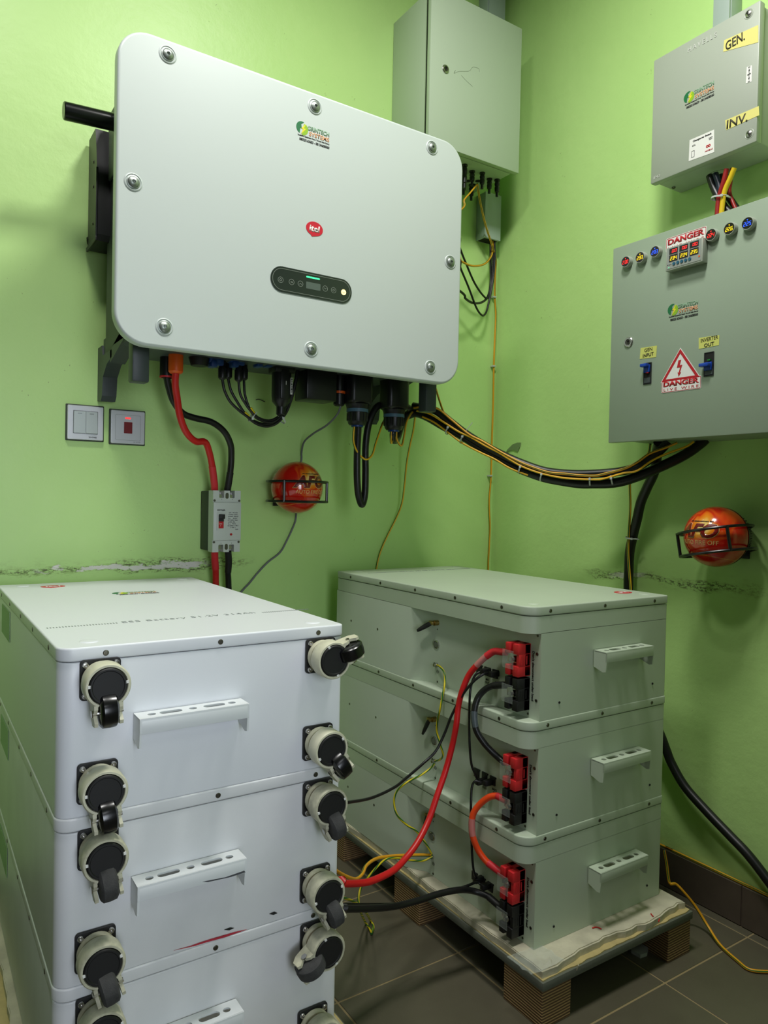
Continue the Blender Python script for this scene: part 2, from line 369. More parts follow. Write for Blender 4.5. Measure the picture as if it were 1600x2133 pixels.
for i in range(-1, 9):
    for j in range(-3, 9):
        x1, x0 = -.363-PT*(i-1)+0, -.363-PT*i; y1, y0 = -.046-PT*(j-1), -.046-PT*j
        if x0 > -.004 or y0 > -.004: continue
        a0, a1, b0, b1 = max(x0, RX)+.0022, min(x1, -.012)-.0022, max(y0, RY)+.0022, min(y1, -.012)-.0022
        if a1-a0 < .02 or b1-b0 < .02: continue
        if abs(a1-a0-PT) < .004 and abs(b1-b0-PT) < .004:
            o = to if first else obj('floor_tile', to.data, None, fl); first = False; o.location = ((a0+a1)/2, (b0+b1)/2, 0)
        else: obj('floor_tile', MB().box((a0, b0, -.006), (a1, b1, 0), .001, 1), M_tile, fl, smooth=0)
bbr = struct('baseboard_right', MB().box((-.012, RY, 0), (0, 0, .1)), M_base)
bbb = struct('baseboard_back', MB().box((RX, -.012, 0), (-.012, 0, .1)), M_base)
for k in range(12):
    y1 = -.014-.32*k if k else -.014; y0 = max(-.014-.32*(k+1)+.003, RY)
    if y1-y0 > .02: obj('skirting_tile', MB().box((-.015, y0, .001), (-.011, y1, .1015), .001, 1), M_base, bbr, smooth=0)
for k in range(10):
    x1 = -.017-.32*k; x0 = max(x1-.317, RX)
    if x1-x0 > .02: obj('skirting_tile', MB().box((x0, -.015, .001), (x1, -.011, .1015), .001, 1), M_base, bbb, smooth=0)

# ------------------------------------------------------------------ logo and badge stickers (flat print)
def company_logo(parent, cx, cz, W, y, face=FRONT, world=False, loc=None, tilt=0):
    # W = full width of the emblem with its lettering; built in a local XY frame then placed
    def L(x, yy): return Matrix.Translation(loc if loc else (cx, y, cz)) @ face @ Matrix.Rotation(tilt, 4, 'Z') @ Matrix.Translation((x, yy, 0))
    s = W/.088
    def put(name, me, m, x, yy): mb = MB(); mb.add(me, L(x, yy)); return obj(name, mb, m, root, world=world, smooth=0)
    mb = MB(); mb.add(text_mesh('GRINTECH', .058*s, .011*s, .03), L(.014*s, .010*s)); root = obj('logo_sticker', mb, M_tgreen, parent, world=world, smooth=0)
    put('logo_lettering', text_mesh('SYSTEMS', .054*s, .010*s, .025), M_torange, .016*s, -.0025*s)
    put('logo_lettering', text_mesh('Rendering Sustainable Power Through Solar Energy', .084*s, .0045*s, .02), M_sblack, .002*s, -.0125*s)
    put('logo_lettering', text_mesh('08025163653 - 08134608560', .080*s, .0062*s, .03), M_sblack, .004*s, -.0205*s)
    r = .0145*s; n = 16
    left = [(r*math.cos(math.radians(a)), r*math.sin(math.radians(a))) for a in [68+k*(180-0)/n for k in range(n+1)]]
    left = left + [(-r*.28, -r*.15), (-r*.02, -r*.02), (-r*.12, r*.55)]
    right = [(r*math.cos(math.radians(a)), r*math.sin(math.radians(a))) for a in [-98+k*150/n for k in range(n+1)]]
    right = right + [(r*.25, r*.85), (r*.02, r*.12), (r*.3, r*.10)]
    put('logo_emblem', curve_mesh([left], .0006), M_lgreen, -.030*s, .006*s)
    put('logo_emblem', curve_mesh([right], .0006), M_lgreen2, -.028*s, .004*s)
    bolt = [(r*.55, r*.9), (-r*.25, r*.02), (r*.12, r*.0), (-r*.30, -r*.95), (r*.62, r*.12), (r*.24, r*.14)]
    put('logo_emblem', curve_mesh([bolt], .0010), M_lyellow, -.028*s, .004*s)
    return root
def brand_badge(parent, loc, W, face=FRONT, rot=0, world=False):
    h = W*.37; el = circ(0, 0, h, 28, W/2); el[20:22] = [(-W*.20, -h*.98), (-W*.14, -h*1.15)]
    b = outline('brand_badge', [el], .0008, loc, M_badge, parent, face, rot, world=world)
    mb = MB(); mb.add(text_mesh('itel', W*.62, h*.95, .03, .1), Matrix.Translation(loc) @ face @ Matrix.Rotation(rot, 4, 'Z') @ Matrix.Translation((0, 0, .0004)))
    obj('badge_lettering', mb, M_paper, b, world=world, smooth=0); return b

# ------------------------------------------------------------------ inverter
iv = thing('inverter', (-.955, 0, 1.356), 'large white wall inverter with rounded corners and dark oval display', 'inverter')
IW, IH = .902/2, .646
def L(p): return p
YF = -.4193
cv = MB(); cme = curve_mesh([rrect(-IW, IW, 0, IH, .066, 10)], .030, .006)
cv.add(cme, Matrix.Translation((0, YF+.015, 0)) @ FRONT)
cover = obj('front_cover', cv, M_cover, iv)
obj('body', MB().box((-.395, -.39, .03), (.395, -.075, IH-.03), .012), M_dark, iv)
for k in range(22):
    x = -.38+k*.036; obj('heat_sink_fin', MB().box((x, -.085, .05), (x+.006, -.03, IH-.05)), M_dark, iv, smooth=0)
for x, z in ((-.35, .614), (-.002, .613), (.344, .613), (.413, .328), (.354, .040), (0, .042), (-.349, .044), (-.417, .331)):
    s_ = obj('cover_screw', MB().lathe([(.0190, .0002), (.0180, .0012), (.0165, .0018), (.0152, .0004), (0, .0002)], (x, YF-.0002, z), (0, -1, 0), 28), M_cover, iv)
    obj('screw_washer', MB().lathe([(.0138, .0004), (.0138, .0022), (.0115, .0030), (.0113, .0006)], (x, YF, z), (0, -1, 0), 24), M_satin, s_)
    obj('screw_head', MB().lathe([(.0112, .0004), (.0108, .0036), (.0080, .0062), (.0036, .0070), (.0034, .0035), (0, .0030)], (x, YF, z), (0, -1, 0), 24), M_satin, s_)
company_logo(iv, -.005, .548, .088, YF-.0002)
brand_badge(iv, (.003, YF-.0004, .327), .045)
dp = outline('display_panel', [rrect(-.108, .108, -.0295, .0295, .0290, 10)], .002, (0, YF-.0006, .193), M_dispface, iv)
outline('panel_outline', [rrect(-.1035, .1035, -.025, .025, .0249, 10), rrect(-.1028, .1028, -.0243, .0243, .0242, 10)], .0006, (0, YF-.0017, .193), M_dispink, dp)
outline('screen', [rrect(-.019, .019, -.008, .008, .001, 2)], .0006, (.002, YF-.0017, .191), M_lcd, dp)
outline('status_light', [rrect(-.018, .018, -.0018, .0018, .0017, 4)], .0006, (.001, YF-.0017, .2105), M_led, dp)
for bx, kind in ((-.083, 'i'), (-.055, 'b'), (-.032, 'u'), (.034, 'd'), (.057, 'p'), (.085, 'w')):
    r = .0068
    bt = outline('touch_button', [circ(0, 0, r, 24)] + ([] if kind == 'w' else [circ(0, 0, r-.0007, 24)]), .0006, (bx, YF-.0017, .191), M_warm if kind == 'w' else M_dispink, dp)
    if kind in 'ud':
        sg = 1 if kind == 'u' else -1; outline('button_mark', [[(-.003, -.0014*sg), (0, .0016*sg), (.003, -.0014*sg), (.003, -.0024*sg), (0, .0006*sg), (-.003, -.0024*sg)]], .0006, (bx, YF-.0018, .191), M_dispink, dp)
    elif kind == 'i': outline('button_mark', [circ(0, 0, .0030, 12), circ(0, 0, .0022, 12)], .0006, (bx, YF-.0018, .191), M_dispink, dp)
    elif kind == 'b': outline('button_mark', [[(-.003, 0), (-.0008, .002), (-.0008, .0008), (.003, .0008), (.003, -.002), (-.002, -.002), (-.002, -.0014), (.0022, -.0014), (.0022, 0)]], .0006, (bx, YF-.0018, .191), M_dispink, dp)
    elif kind == 'w': outline('button_mark', [[(-.003, .0012), (0, -.0018), (.003, .0012), (.003, 0), (0, -.0030), (-.003, 0)]], .0007, (bx, YF-.0019, .191), M_sblack, dp)
    else: outline('button_mark', [circ(0, 0, .0028, 12), circ(0, 0, .0020, 12)], .0006, (bx, YF-.0018, .191), M_dispink, dp)
# carrying rod, side housing on the wall, feet
obj('carrying_handle', MB().cyl((-.395, -.2, .548), (-.516, -.2, .541), .0195, seg=28, bev=.002), M_gloss, iv)
obj('handle_boss', MB().cyl((-.393, -.2, .548), (-.402, -.2, .547), .026, seg=24, bev=.002).box((-.402, -.27, .44), (-.395, -.12, .60), .004), M_dark, iv)
ws = MB().prism([(-.012, .30), (-.105, .30), (-.118, .312), (-.118, .40), (-.10, .52), (-.085, .575), (-.012, .575)], -.425, -.35, 'yz'); obj('side_housing', ws, M_black, iv)
obj('side_housing_rim', MB().box((-.429, -.120, .296), (-.424, -.010, .306), .001).box((-.429, -.120, .306), (-.424, -.112, .47), .001), M_black, iv)
for zz in (.50, .44, .35): screw(iv, (-.4252, -.07, zz), .004, Matrix.Rotation(-PI/2, 4, 'Y'), M_screw)
def foot(x0, x1):
    y = lambda a: a
    pl = [(0, .02), (0, -.075), (-.035, -.075), (-.050, -.068), (-.060, -.030), (-.085, -.005), (-.15, .012), (-.27, .008), (-.27, -.074), (-.345, -.078), (-.352, .03)]
    top = [(-.352, .06), (0, .06)]
    m_ = MB(); m_.prism([(0, -.075), (-.040, -.078), (-.052, -.066), (-.060, -.020), (-.10, .006), (-.15, .016), (-.15, .034), (-.055, .034), (-.045, .06), (0, .06)], x0, x1, 'yz')
    m_.prism([(-.135, .004), (-.265, .040), (-.265, .07), (-.135, .034)], x0, x1, 'yz')
    m_.prism([(-.045, .034), (-.15, .034), (-.33, .058), (-.33, .075), (-.045, .075)], x0+.004, x1-.004, 'yz')
    m_.box((x0-.001, -.348, -.066), (x1+.001, -.312, .07), .004)
    return m_
obj('mounting_foot', foot(-.395, -.360), M_bracket, iv)
obj('mounting_foot', foot(.395, .431), M_bracket, iv)

# sockets and plugs on the underside; given where they hang (world), a depth from the wall each
def gland(name, u, v0, v1, y, r, m, prof=None, parent=iv):
    a = WY(u, v1, y); b = WY(u, v0, y); b.x = a.x; b.z = max(b.z, 1.385)
    L_ = b.z-a.z
    p = prof(r, L_) if prof else [(0, 0), (r*.8, 0), (r, r*.25), (r, L_), (0, L_)]
    return obj(name, MB().lathe(p, a, (0, 0, 1), 24), m, parent, world=True), a, b
g_, oa, _ = gland('battery_socket', 366, 735, 778, -.2, .0175, M_orange)
obj('socket_flange', MB().box((oa.x-.024, -.224, 1.386), (oa.x+.026, -.176, 1.400), .002), M_orange, iv, world=True)
g2, ob, _ = gland('battery_socket', 347, 735, 787, -.155, .0165, M_black); g2['label'] = 'black socket body'
obj('socket_rim', MB().cyl(ob, ob+Vector((0, 0, .004)), .0172, seg=20), M_redend, g2, world=True)
c_ = WY(415, 745, -.2); obj('round_plug', MB().lathe([(0, 0), (.020, 0), (.026, .02), (.027, .045), (0, .045)], (c_.x, -.2, 1.366), (0, 0, 1), 20), M_matte, iv, world=True)
for u in (446, 490, 540, 560): # blue dummy plugs with a short tab
    a = WY(u, 762, -.2)
    obj('blue_dummy_plug', MB().box((a.x-.018, -.22, a.z+.006), (a.x+.012, -.185, 1.40), .004).box((a.x-.014, -.222, a.z-.006), (a.x+.002, -.19, a.z+.012), .003).box((a.x+.001, -.216, a.z+.001), (a.x+.02, -.195, a.z+.022), .002), M_blue, iv, world=True)
glandprof = lambda r, L_: [(0, 0), (r*.6, 0), (r*.75, .002), (r*.95, .004), (r, .010), (r, .028), (r*.82, .031), (r*.80, L_), (0, L_)]
GL = []
for u, v1, y in ((463, 791, -.20), (475, 789, -.18), (497, 795, -.20), (508, 792, -.18)):
    g, a, b = gland('solar_plug', u, 745, v1, y, .0105, M_black, glandprof); GL.append(a)
    for k in range(6):
        an = k*PI/3
        pass
# wifi stick
a = WY(585, 865, -.2); x, z = a.x, a.z
dg = obj('data_stick', MB().lathe([(0, 0), (.010, 0), (.0125, .003), (.0125, .022), (.024, .036), (.0255, .050), (.0255, .13), (0, .13)], (x, -.2, z), (0, 0, 1), 28).box((x-.013, -.2255, z+.04), (x+.013, -.22, z+.12), .003), M_black, iv, world=True)
obj('data_label', MB().box((x+.0165, -.2215, z+.055), (x+.0225, -.2160, z+.098)), M_paper, dg, world=True)
for k in range(9): obj('label_line', MB().box((x+.0175, -.2222, z+.058+k*.0044), (x+.0216, -.2214, z+.0595+k*.0044+.0007*(k % 3))), M_sblack, dg, world=True, smooth=0) if k < 9 else 0
obj('indicator_mark', MB().box((x+.001, -.2262, z+.078), (x+.0025, -.2255, z+.088)), M_paper, dg, world=True)
obj('wifi_collar', MB().box((x-.028, -.225, 1.372), (x+.03, -.175, 1.398), .004), M_black, iv, world=True)
# rectangular cover
a = WY(627, 833, -.2); b = WY(691, 838, -.2)
obj('terminal_cover', MB().box((a.x, -.235, a.z), (b.x-.003, -.16, 1.40), .004), M_black, iv, world=True)
# signal gland with an orange ring
g, sa, _ = gland('signal_gland', 706, 790, 846, -.2, .0155, M_black, lambda r, L_: [(0, 0), (r*.75, 0), (r, .004), (r, .030), (r*1.0, .034), (r*.95, .04), (r, .05), (r*1.05, .085), (0, .085)])
obj('gland_ring', MB().cyl(sa+Vector((0, 0, .034)), sa+Vector((0, 0, .041)), .0178, seg=24), M_orange, g, world=True)
# two big grid plugs
GP = []
for u, v in ((744, 886), (820, 896)):
    a = WY(u, v, -.22); GP.append(a)
    g = obj('grid_plug', MB().box((a.x-.036, -.25, a.z+.056), (a.x+.036, -.19, 1.405), .012, 3).lathe([(0, .036), (.029, .036), (.031, .05), (.034, .058), (0, .06)], a, (0, 0, 1), 28), M_black, iv, world=True)
    obj('plug_ring', MB().cyl(a+Vector((0, 0, .036)), a+Vector((0, 0, .045)), .0305, seg=28), M_bluering, g, world=True)
    nut = MB().lathe([(0, 0), (.022, 0), (.025, .004), (.0275, .012), (.0275, .036), (0, .036)], a, (0, 0, 1), 28)
    for k in range(14):
        an = 2*PI*k/14; cx, cy = a.x+.0275*math.cos(an), a.y+.0275*math.sin(an); nut.box((cx-.0018, cy-.0018, a.z+.012), (cx+.0018, cy+.0018, a.z+.034))
    obj('plug_nut', nut, M_black, g, world=True)
    obj('blue_seal', MB().cyl(a+Vector((0, 0, -.005)), a+Vector((0, 0, .001)), .0165, seg=20), M_blue, g, world=True)

# ------------------------------------------------------------------ cables
def cable(name, pts, r, m, label, cat='cable', group=None, **k):
    return obj(name, MB().tube(pts, r, **k), m, label=label, cat=cat, group=group)
def PY(l, y0, y1=None):                     # photo points at depths from the back wall
    y1 = y0 if y1 is None else y1; n = len(l)-1
    return [WY(p[0], p[1], p[2] if len(p) > 2 else y0+(y1-y0)*i/n) for i, p in enumerate(l)]
def PX(l, x0, x1=None):
    x1 = x0 if x1 is None else x1; n = len(l)-1
    return [WX(p[0], p[1], p[2] if len(p) > 2 else x0+(x1-x0)*i/n) for i, p in enumerate(l)]
def seg_at(P, i, j): return catmull(P, 8)[i:j]

rc = PY([(366, 779), (365, 800), (368.5, 826), (375, 867), (388, 900), (407, 919), (427, 921), (436, 942), (442, 971), (446.5, 1007), (447, 1024)], -.2, -.075)
rc[0] = oa+Vector((0, 0, .003))
c = cable('battery_cable', rc, .0088, M_red, 'thick red cable curving from the inverter\'s orange socket down to the circuit breaker')
obj('cable_lug_sleeve', MB().tube(rc[-3:], .0096), M_redend, c)
bc = PY([(347, 787), (352, 808), (362, 837), (381, 861), (407, 871), (440, 879), (466, 898), (480, 925), (482, 952), (479.6, 984), (476, 1007), (473, 1024)], -.155, -.075)
bc[0] = ob+Vector((0, 0, .003))
c = cable('battery_cable', bc, .0085, M_cable, 'thick black cable curving from the inverter\'s left underside down to the circuit breaker')
obj('cable_lug_sleeve', MB().tube(bc[-3:], .0094), M_matte, c)
rl = PY([(447, 1148), (447.5, 1165), (449, 1185), (449.5, 1210), (450, 1300)], -.075, -.045) + [Vector((-1.055, -.05, .35)), Vector((-1.04, -.06, .08)), Vector((-1.0, -.12, .012))]
c = cable('battery_cable', rl, .0088, M_red, 'red cable leaving the bottom of the circuit breaker behind the left battery stack'); obj('cable_lug_sleeve', MB().tube([rl[0], rl[1], rl[2]], .0098), M_redend, c)
bl = PY([(475, 1148), (476.5, 1170), (475, 1192), (476, 1215), (477, 1300)], -.075, -.045) + [Vector((-1.020, -.05, .35)), Vector((-1.01, -.06, .08)), Vector((-.96, -.12, .012))]
c = cable('battery_cable', bl, .0082, M_cable, 'black cable leaving the bottom of the circuit breaker behind the left battery stack'); obj('cable_lug_sleeve', MB().tube([bl[0], bl[1], bl[2]], .0092), M_matte, c)
gw = PY([(710, 846, -.2), (702, 864, -.19), (681, 885.5, -.15), (653, 903, -.09), (634, 920, -.04), (628.5, 941, -.012), (628, 960, -.006), (622, 1016, -.005), (617, 1073, -.006), (613, 1092, -.008), (597, 1127, -.008), (583, 1151, -.008), (558, 1171, -.008), (537, 1193, -.009), (520, 1214, -.01), (506, 1229, -.012), (490, 1250, -.012)], 0)
cable('sensor_wire', gw, .0028, M_greyw, 'thin grey wire from the inverter passing behind the left fire ball', 'wire')

yy = -.19
sw = [[(462.7, 790), (467.6, 813), (479, 836), (496.6, 853.7), (514, 867), (533, 882), (553, 888), (570, 885), (583, 876)],
      [(475, 788), (481, 813), (494.7, 838), (510, 861), (526, 875), (547, 883), (568, 881), (584, 871), (597, 852)],
      [(497, 794), (500.5, 820.8), (512, 842), (524, 858), (535, 871), (558, 880), (577, 875), (590, 860), (604, 833)],
      [(508, 791), (510, 820), (517, 844), (526, 859), (540, 871), (560, 876), (578, 869), (592, 853), (607, 824)]]
tail = [[(597, 858), (608, 829), (616, 798), (622, 768)], [(607, 832), (615, 800), (620, 768)], [(612, 808), (618, 780), (619, 765)], [(613, 800), (617, 780), (618, 765)]]
for i, l in enumerate(sw):
    full = l+tail[i]; P = PY(full, -.20+.018*(i % 2)); P[0] = GL[i]+Vector((0, 0, .002))
    c = cable('solar_string_cable', P, .0035 if i < 2 else .0033, M_cable, ['outermost left black string cable looping under the inverter', 'second black string cable from the left under the inverter, with a yellow marker', 'third black string cable from the left looping under the inverter', 'rightmost of the four black string cables, with a yellow marker'][i], group='string cables looping under the inverter')
    if i in (1, 3):
        q = WY(*((510, 861) if i == 1 else (522, 852)), -.185); q2 = WY(*((517, 868) if i == 1 else (528, 862)), -.185); obj('cable_marker', MB().tube([q-(q2-q)*.2, q, q2], .0056, smooth=False), mat('yellow_marker_sleeve', (246, 216, 30), .5), c)
def tie(P, d, r, label, name='cable_tie', tail_len=.02):
    P = Vector(P); d = Vector(d).normalized(); a = d.orthogonal().normalized(); b = d.cross(a); n = 20
    mb = MB(); ring = []
    for k in range(n):
        an = 2*PI*k/n; e = a*math.cos(an)+b*math.sin(an)
        ring.append([mb.bm.verts.new(P+e*rr+d*h) for rr, h in ((r, -.002), (r+.0012, -.002), (r+.0012, .002), (r, .002))])
    for k in range(n):
        A, B = ring[k], ring[(k+1) % n]
        for j in range(4): mb.bm.faces.new((A[j], B[j], B[(j+1) % 4], A[(j+1) % 4]))
    v = (CP-P); v = (v-d*v.dot(d)).normalized(); h = P+v*(r+.001)
    M = Matrix.Translation(h) @ v.to_track_quat('Z', 'Y').to_matrix().to_4x4()
    mb.box((-.003, -.003, -.001), (.003, .003, .004), .0006, 1, M)
    s_ = v.cross(d).normalized(); mb.tube([h, h+s_*tail_len*.5+Vector((0, 0, .002)), h+s_*tail_len], .0011, seg=6)
    return obj(name, mb, M_tie, label=label, cat='cable tie')
tie(WY(524, 870, -.19), (1, 0, -.6), .011, 'white cable tie round the string cables beside the yellow markers')
tie(WY(587, 874, -.19), (1, 0, .9), .012, 'white cable tie round the string cables below the black data stick')
# ac cables below the grid plugs
a1 = GP[0]; a2 = GP[1]
P = [a1+Vector((.004, 0, 0))] + PY([(744, 945), (744, 997), (747, 1032), (754, 1051), (760, 1030), (761.5, 985), (761.5, 930), (768, 884), (781, 853), (797, 842), (825, 840), (852, 850)], -.21, -.19)
cable('power_cable', P, .0100, M_cable, 'thick black cable hanging in a long narrow loop below the left grid plug')
P = [a2+Vector((.0, 0, 0))] + PY([(818, 906), (820, 918, -.20), (828, 915, -.17), (836, 890, -.15), (846, 866, -.15), (860, 852, -.16)], -.22)
cable('power_cable', P, .0092, M_cable, 'short black cable curling back up under the right grid plug')
P = [a1+Vector((-.012, -.004, 0))] + PY([(736, 917), (744, 941), (761, 957), (775, 948), (782.5, 924), (791, 899), (798, 880), (812, 860)], -.225, -.17)
cable('earth_wire', P, .0030, M_earth, 'yellow green wire looping from the left grid plug', 'wire')
P = [a2+Vector((.006, -.006, 0))] + PY([(826, 914), (833, 927), (838, 926), (842, 907), (847, 879), (856, 862), (862, 856)], -.225, -.17)
cable('earth_wire', P, .0030, M_earth3, 'yellow green wire looping from the right grid plug', 'wire')
P = [a2+Vector((-.010, -.004, 0))] + PY([(814, 918), (816, 922), (820, 905)], -.222, -.21)
cable('earth_wire', P, .0030, M_earth, 'short yellow wire stub beside the blue seal of the right grid plug', 'wire')
P = PY([(866, 858, -.18), (861, 896, -.13), (854, 927, -.10), (847, 966, -.07), (842, 1015, -.05), (836.8, 1050, -.035), (824.5, 1081, -.02), (807, 1116, -.012), (793, 1148, -.01), (785, 1179, -.01), (782, 1210, -.012), (780, 1300, -.014)], 0)
cable('earth_wire', P, .0030, M_earth, 'yellow green wire hanging down the back wall to the right battery stack', 'wire')
# trunk of cables across the corner
A_, B_ = (-.47, -.17), (-.085, -.78)
def PC(l, off=0):
    n = Vector((B_[1]-A_[1], A_[0]-B_[0])).normalized()*off
    return [WP(u, v, (A_[0]+n.x, A_[1]+n.y), (B_[0]+n.x, B_[1]+n.y)) for u, v in l]
low = PC([(846, 866), (866, 860), (890, 868), (925, 888), (955, 903), (995, 928), (1026, 946), (1065, 967), (1089, 979), (1131, 994), (1170, 1002), (1205, 1007), (1232, 1007.5), (1285, 1005), (1337, 989), (1390, 966), (1429, 946), (1458, 925), (1470, 914)])
upp = PC([(860, 846), (885, 850), (910, 857), (940, 880), (970, 903), (1005, 925), (1040, 944), (1085, 964), (1135, 981), (1187, 987), (1232, 987), (1285, 983), (1324, 974), (1352, 958), (1378, 936), (1392, 920)], .012)
cable('power_cable', low, .0135, M_cable, 'lower thick black cable sagging across the corner to the distribution box')
cable('power_cable', upp, .0118, M_cable, 'upper thick black cable sagging across the corner to the distribution box')
lowb = PC([(880, 868), (905, 880), (935, 902), (962, 922), (1000, 942), (1030, 956), (1062, 975), (1100, 990)], .014)
cable('earth_wire', lowb, .0028, M_earth, 'yellow green wire along the underside of the corner cables', 'wire')
y1 = PC([(862, 850), (885, 848), (912, 852), (940, 874), (976, 904), (1004, 918.5), (1030, 934), (1051, 946), (1082, 962), (1109, 973), (1144, 984), (1179, 987), (1205, 990), (1240, 991), (1259, 987), (1301, 976), (1327, 963), (1353, 945), (1385, 933), (1411, 922)], .024)
y2 = PC([(868, 856), (895, 862), (925, 880), (955, 899), (981, 911), (1012, 929), (1039, 943), (1065, 959), (1086, 971), (1117, 983), (1152, 992), (1187, 997), (1240, 999), (1259, 997), (1298, 986), (1327, 981), (1358, 960), (1390, 945), (1429, 931), (1446, 920)], .022)
cable('earth_wire', y1, .0032, M_earth3, 'upper yellow wire strapped on top of the black corner cables', 'wire')
cable('earth_wire', y2, .0032, M_earth, 'lower yellow wire strapped along the black corner cables', 'wire')
for u, v, du, dv, rr, lb in ((937, 893, 20, 14, .019, 'white cable tie on the corner cables, nearest the inverter'), (967, 912, 20, 14, .019, 'white cable tie on the corner cables with a long tail pointing up'), (1087, 974, 22, 10, .019, 'white cable tie on the corner cables above the centre of the right stack'), (1131, 989, 22, 8, .018, 'short bright cable tie at the lowest left of the sagging cables'),
        (1231, 998, 20, 1, .019, 'white cable tie on the lowest stretch of the sagging cables'), (1275, 996, 20, -3, .019, 'white cable tie on the sagging cables, nearest the distribution box')):
    p, q = PC([(u, v), (u+du, v+dv)], .003); tie(p, q-p, rr, lb, tail_len=.05 if u == 967 else .008)
# right inverter side: wire rising behind
cable('earth_wire', PY([(903, 800), (908.5, 812), (916, 836), (924, 858), (934, 876), (945, 890)], -.25, -.2), .0030, M_earth3, 'yellow wire coming down beside the right foot of the inverter', 'wire')
ch = [WX(u, v, -.002) for u, v in ((1052, 946), (1058, 936), (1068, 926), (1078, 922), (1085, 922), (1083, 932), (1079, 941), (1070, 937), (1060, 939))]
obj('plastic_scrap', MB().prism([(p.y, p.z) for p in ch], -.0035, -.0015, 'yz'), mat('clear_green_scrap', (118, 140, 96), .25), label='small curved scrap of clear plastic on the right wall above the sagging cables', cat='scrap', smooth=0)
# branch down behind right stack
P = PX([(1372, 922, -.09), (1369, 938, -.075), (1364, 980, -.06), (1348, 1016, -.05), (1335, 1047, -.045), (1327, 1083, -.04), (1319, 1115, -.035), (1312, 1149, -.03), (1310, 1189, -.03), (1309, 1240, -.03), (1309, 1400, -.03)], 0)
P += [Vector((-.03, P[-1].y, .35)), Vector((-.035, P[-1].y-.01, .06)), Vector((-.06, P[-1].y-.06, .016))]
cable('power_cable', P, .0135, M_cable, 'thick black cable running down the right wall behind the right battery stack')
P = PX([(1355, 925, -.07), (1350, 946, -.06), (1330, 965, -.06), (1314, 985, -.055), (1312, 1010, -.05), (1313, 1057, -.05), (1310, 1110, -.05), (1308.6, 1149, -.048), (1311, 1189, -.048), (1314, 1240, -.048), (1314, 1380, -.048)], 0)
P += [Vector((-.048, P[-1].y, .35)), Vector((-.052, P[-1].y-.01, .06)), Vector((-.075, P[-1].y-.06, .006))]
cable('earth_wire', P, .0034, M_earth, 'yellow green wire strapped to the black cable behind the right battery stack', 'wire')
q1, q2 = PX([(1316, 1121), (1313, 1145)], -.042); tie(q1, q2-q1, .0165, 'white cable tie round the black and yellow cables above the right stack')
# corner wire
cw = [(994, 383, -.14), (1002, 429, -.10), (1012, 470, -.075), (1026, 514, -.05), (1033, 540, -.02), (1032, 571, -.012), (1031, 618, -.010), (1033, 655, -.010), (1031, 706, -.010), (1029, 757, -.010), (1027.5, 840, -.010), (1025, 910, -.010), (1023, 990, -.010), (1019, 1043, -.012), (1020.5, 1095, -.010), (1019, 1137, -.012), (1017, 1181, -.014), (1017, 1300, -.014)]
P = PY(cw, 0); P = [Vector((min(p.x, -.006), p.y, p.z)) for p in P]
cable('earth_wire', P, .0033, M_earth3, 'yellow green wire clipped down the room corner', 'wire')
for u, v in ((1031, 619), (1030, 763), (1023, 991)):
    p = WY(u, v, -.012); x = min(p.x, -.007)
    obj('wire_clip', MB().box((x-.009, -.016, p.z-.003), (x+.005, -.001, p.z+.003), .0012), M_tie, label={619: 'small white wire clip in the corner beside the upper cable loops', 763: 'small white wire clip in the corner level with the inverter\'s bottom edge', 991: 'small white wire clip in the corner below the sagging cables'}[v], cat='wire clip')
cable('earth_wire', PY([(993, 385, -.14), (979, 402, -.15), (967, 416, -.16), (955, 440, -.17)], 0)+[Vector((-.57, -.19, 1.80))], .003, M_earth3, 'yellow wire from the upper box slanting behind the inverter', 'wire')
cable('earth_wire', PY([(1026, 500, -.035), (1026, 518, -.035), (1023, 534, -.04), (1009, 550, -.06), (985, 554, -.09), (962, 545, -.11), (940, 530, -.13)], 0)+[Vector((-.57, -.18, 1.66))], .0034, M_earth3, 'yellow wire curling from the lower trunking towards the inverter', 'wire')
lp = [([(1022, 495), (1022, 540), (1022, 590), (1016, 618), (1003, 630), (985, 631), (970, 622), (955, 604)], 'lower black cable of the loops beside the inverter\'s right edge', .0040),
      ([(1026, 495), (1027, 545), (1024, 590), (1017, 620), (1006, 615), (989, 590), (973, 554), (958, 516), (948, 480)], 'black cable of the upper loop beside the inverter\'s right edge', .0034),
      ([(1030, 495), (1031, 540), (1026, 590), (1016, 640), (1010, 655), (1003, 656), (992, 640), (976, 598), (960, 560), (948, 530)], 'black cable with the deepest loop beside the inverter\'s right edge', .0034)]
for i, (l, lb, r) in enumerate(lp):
    P = PY([(u, v, -.03-.10*max(0, (1022-u)/80)-.004*i) for u, v in l], 0); P.append(Vector((-.57, -.2, P[-1].z+.04)))
    cable('solar_string_cable', P, r, M_cable, lb, group='black loops below the lower trunking')

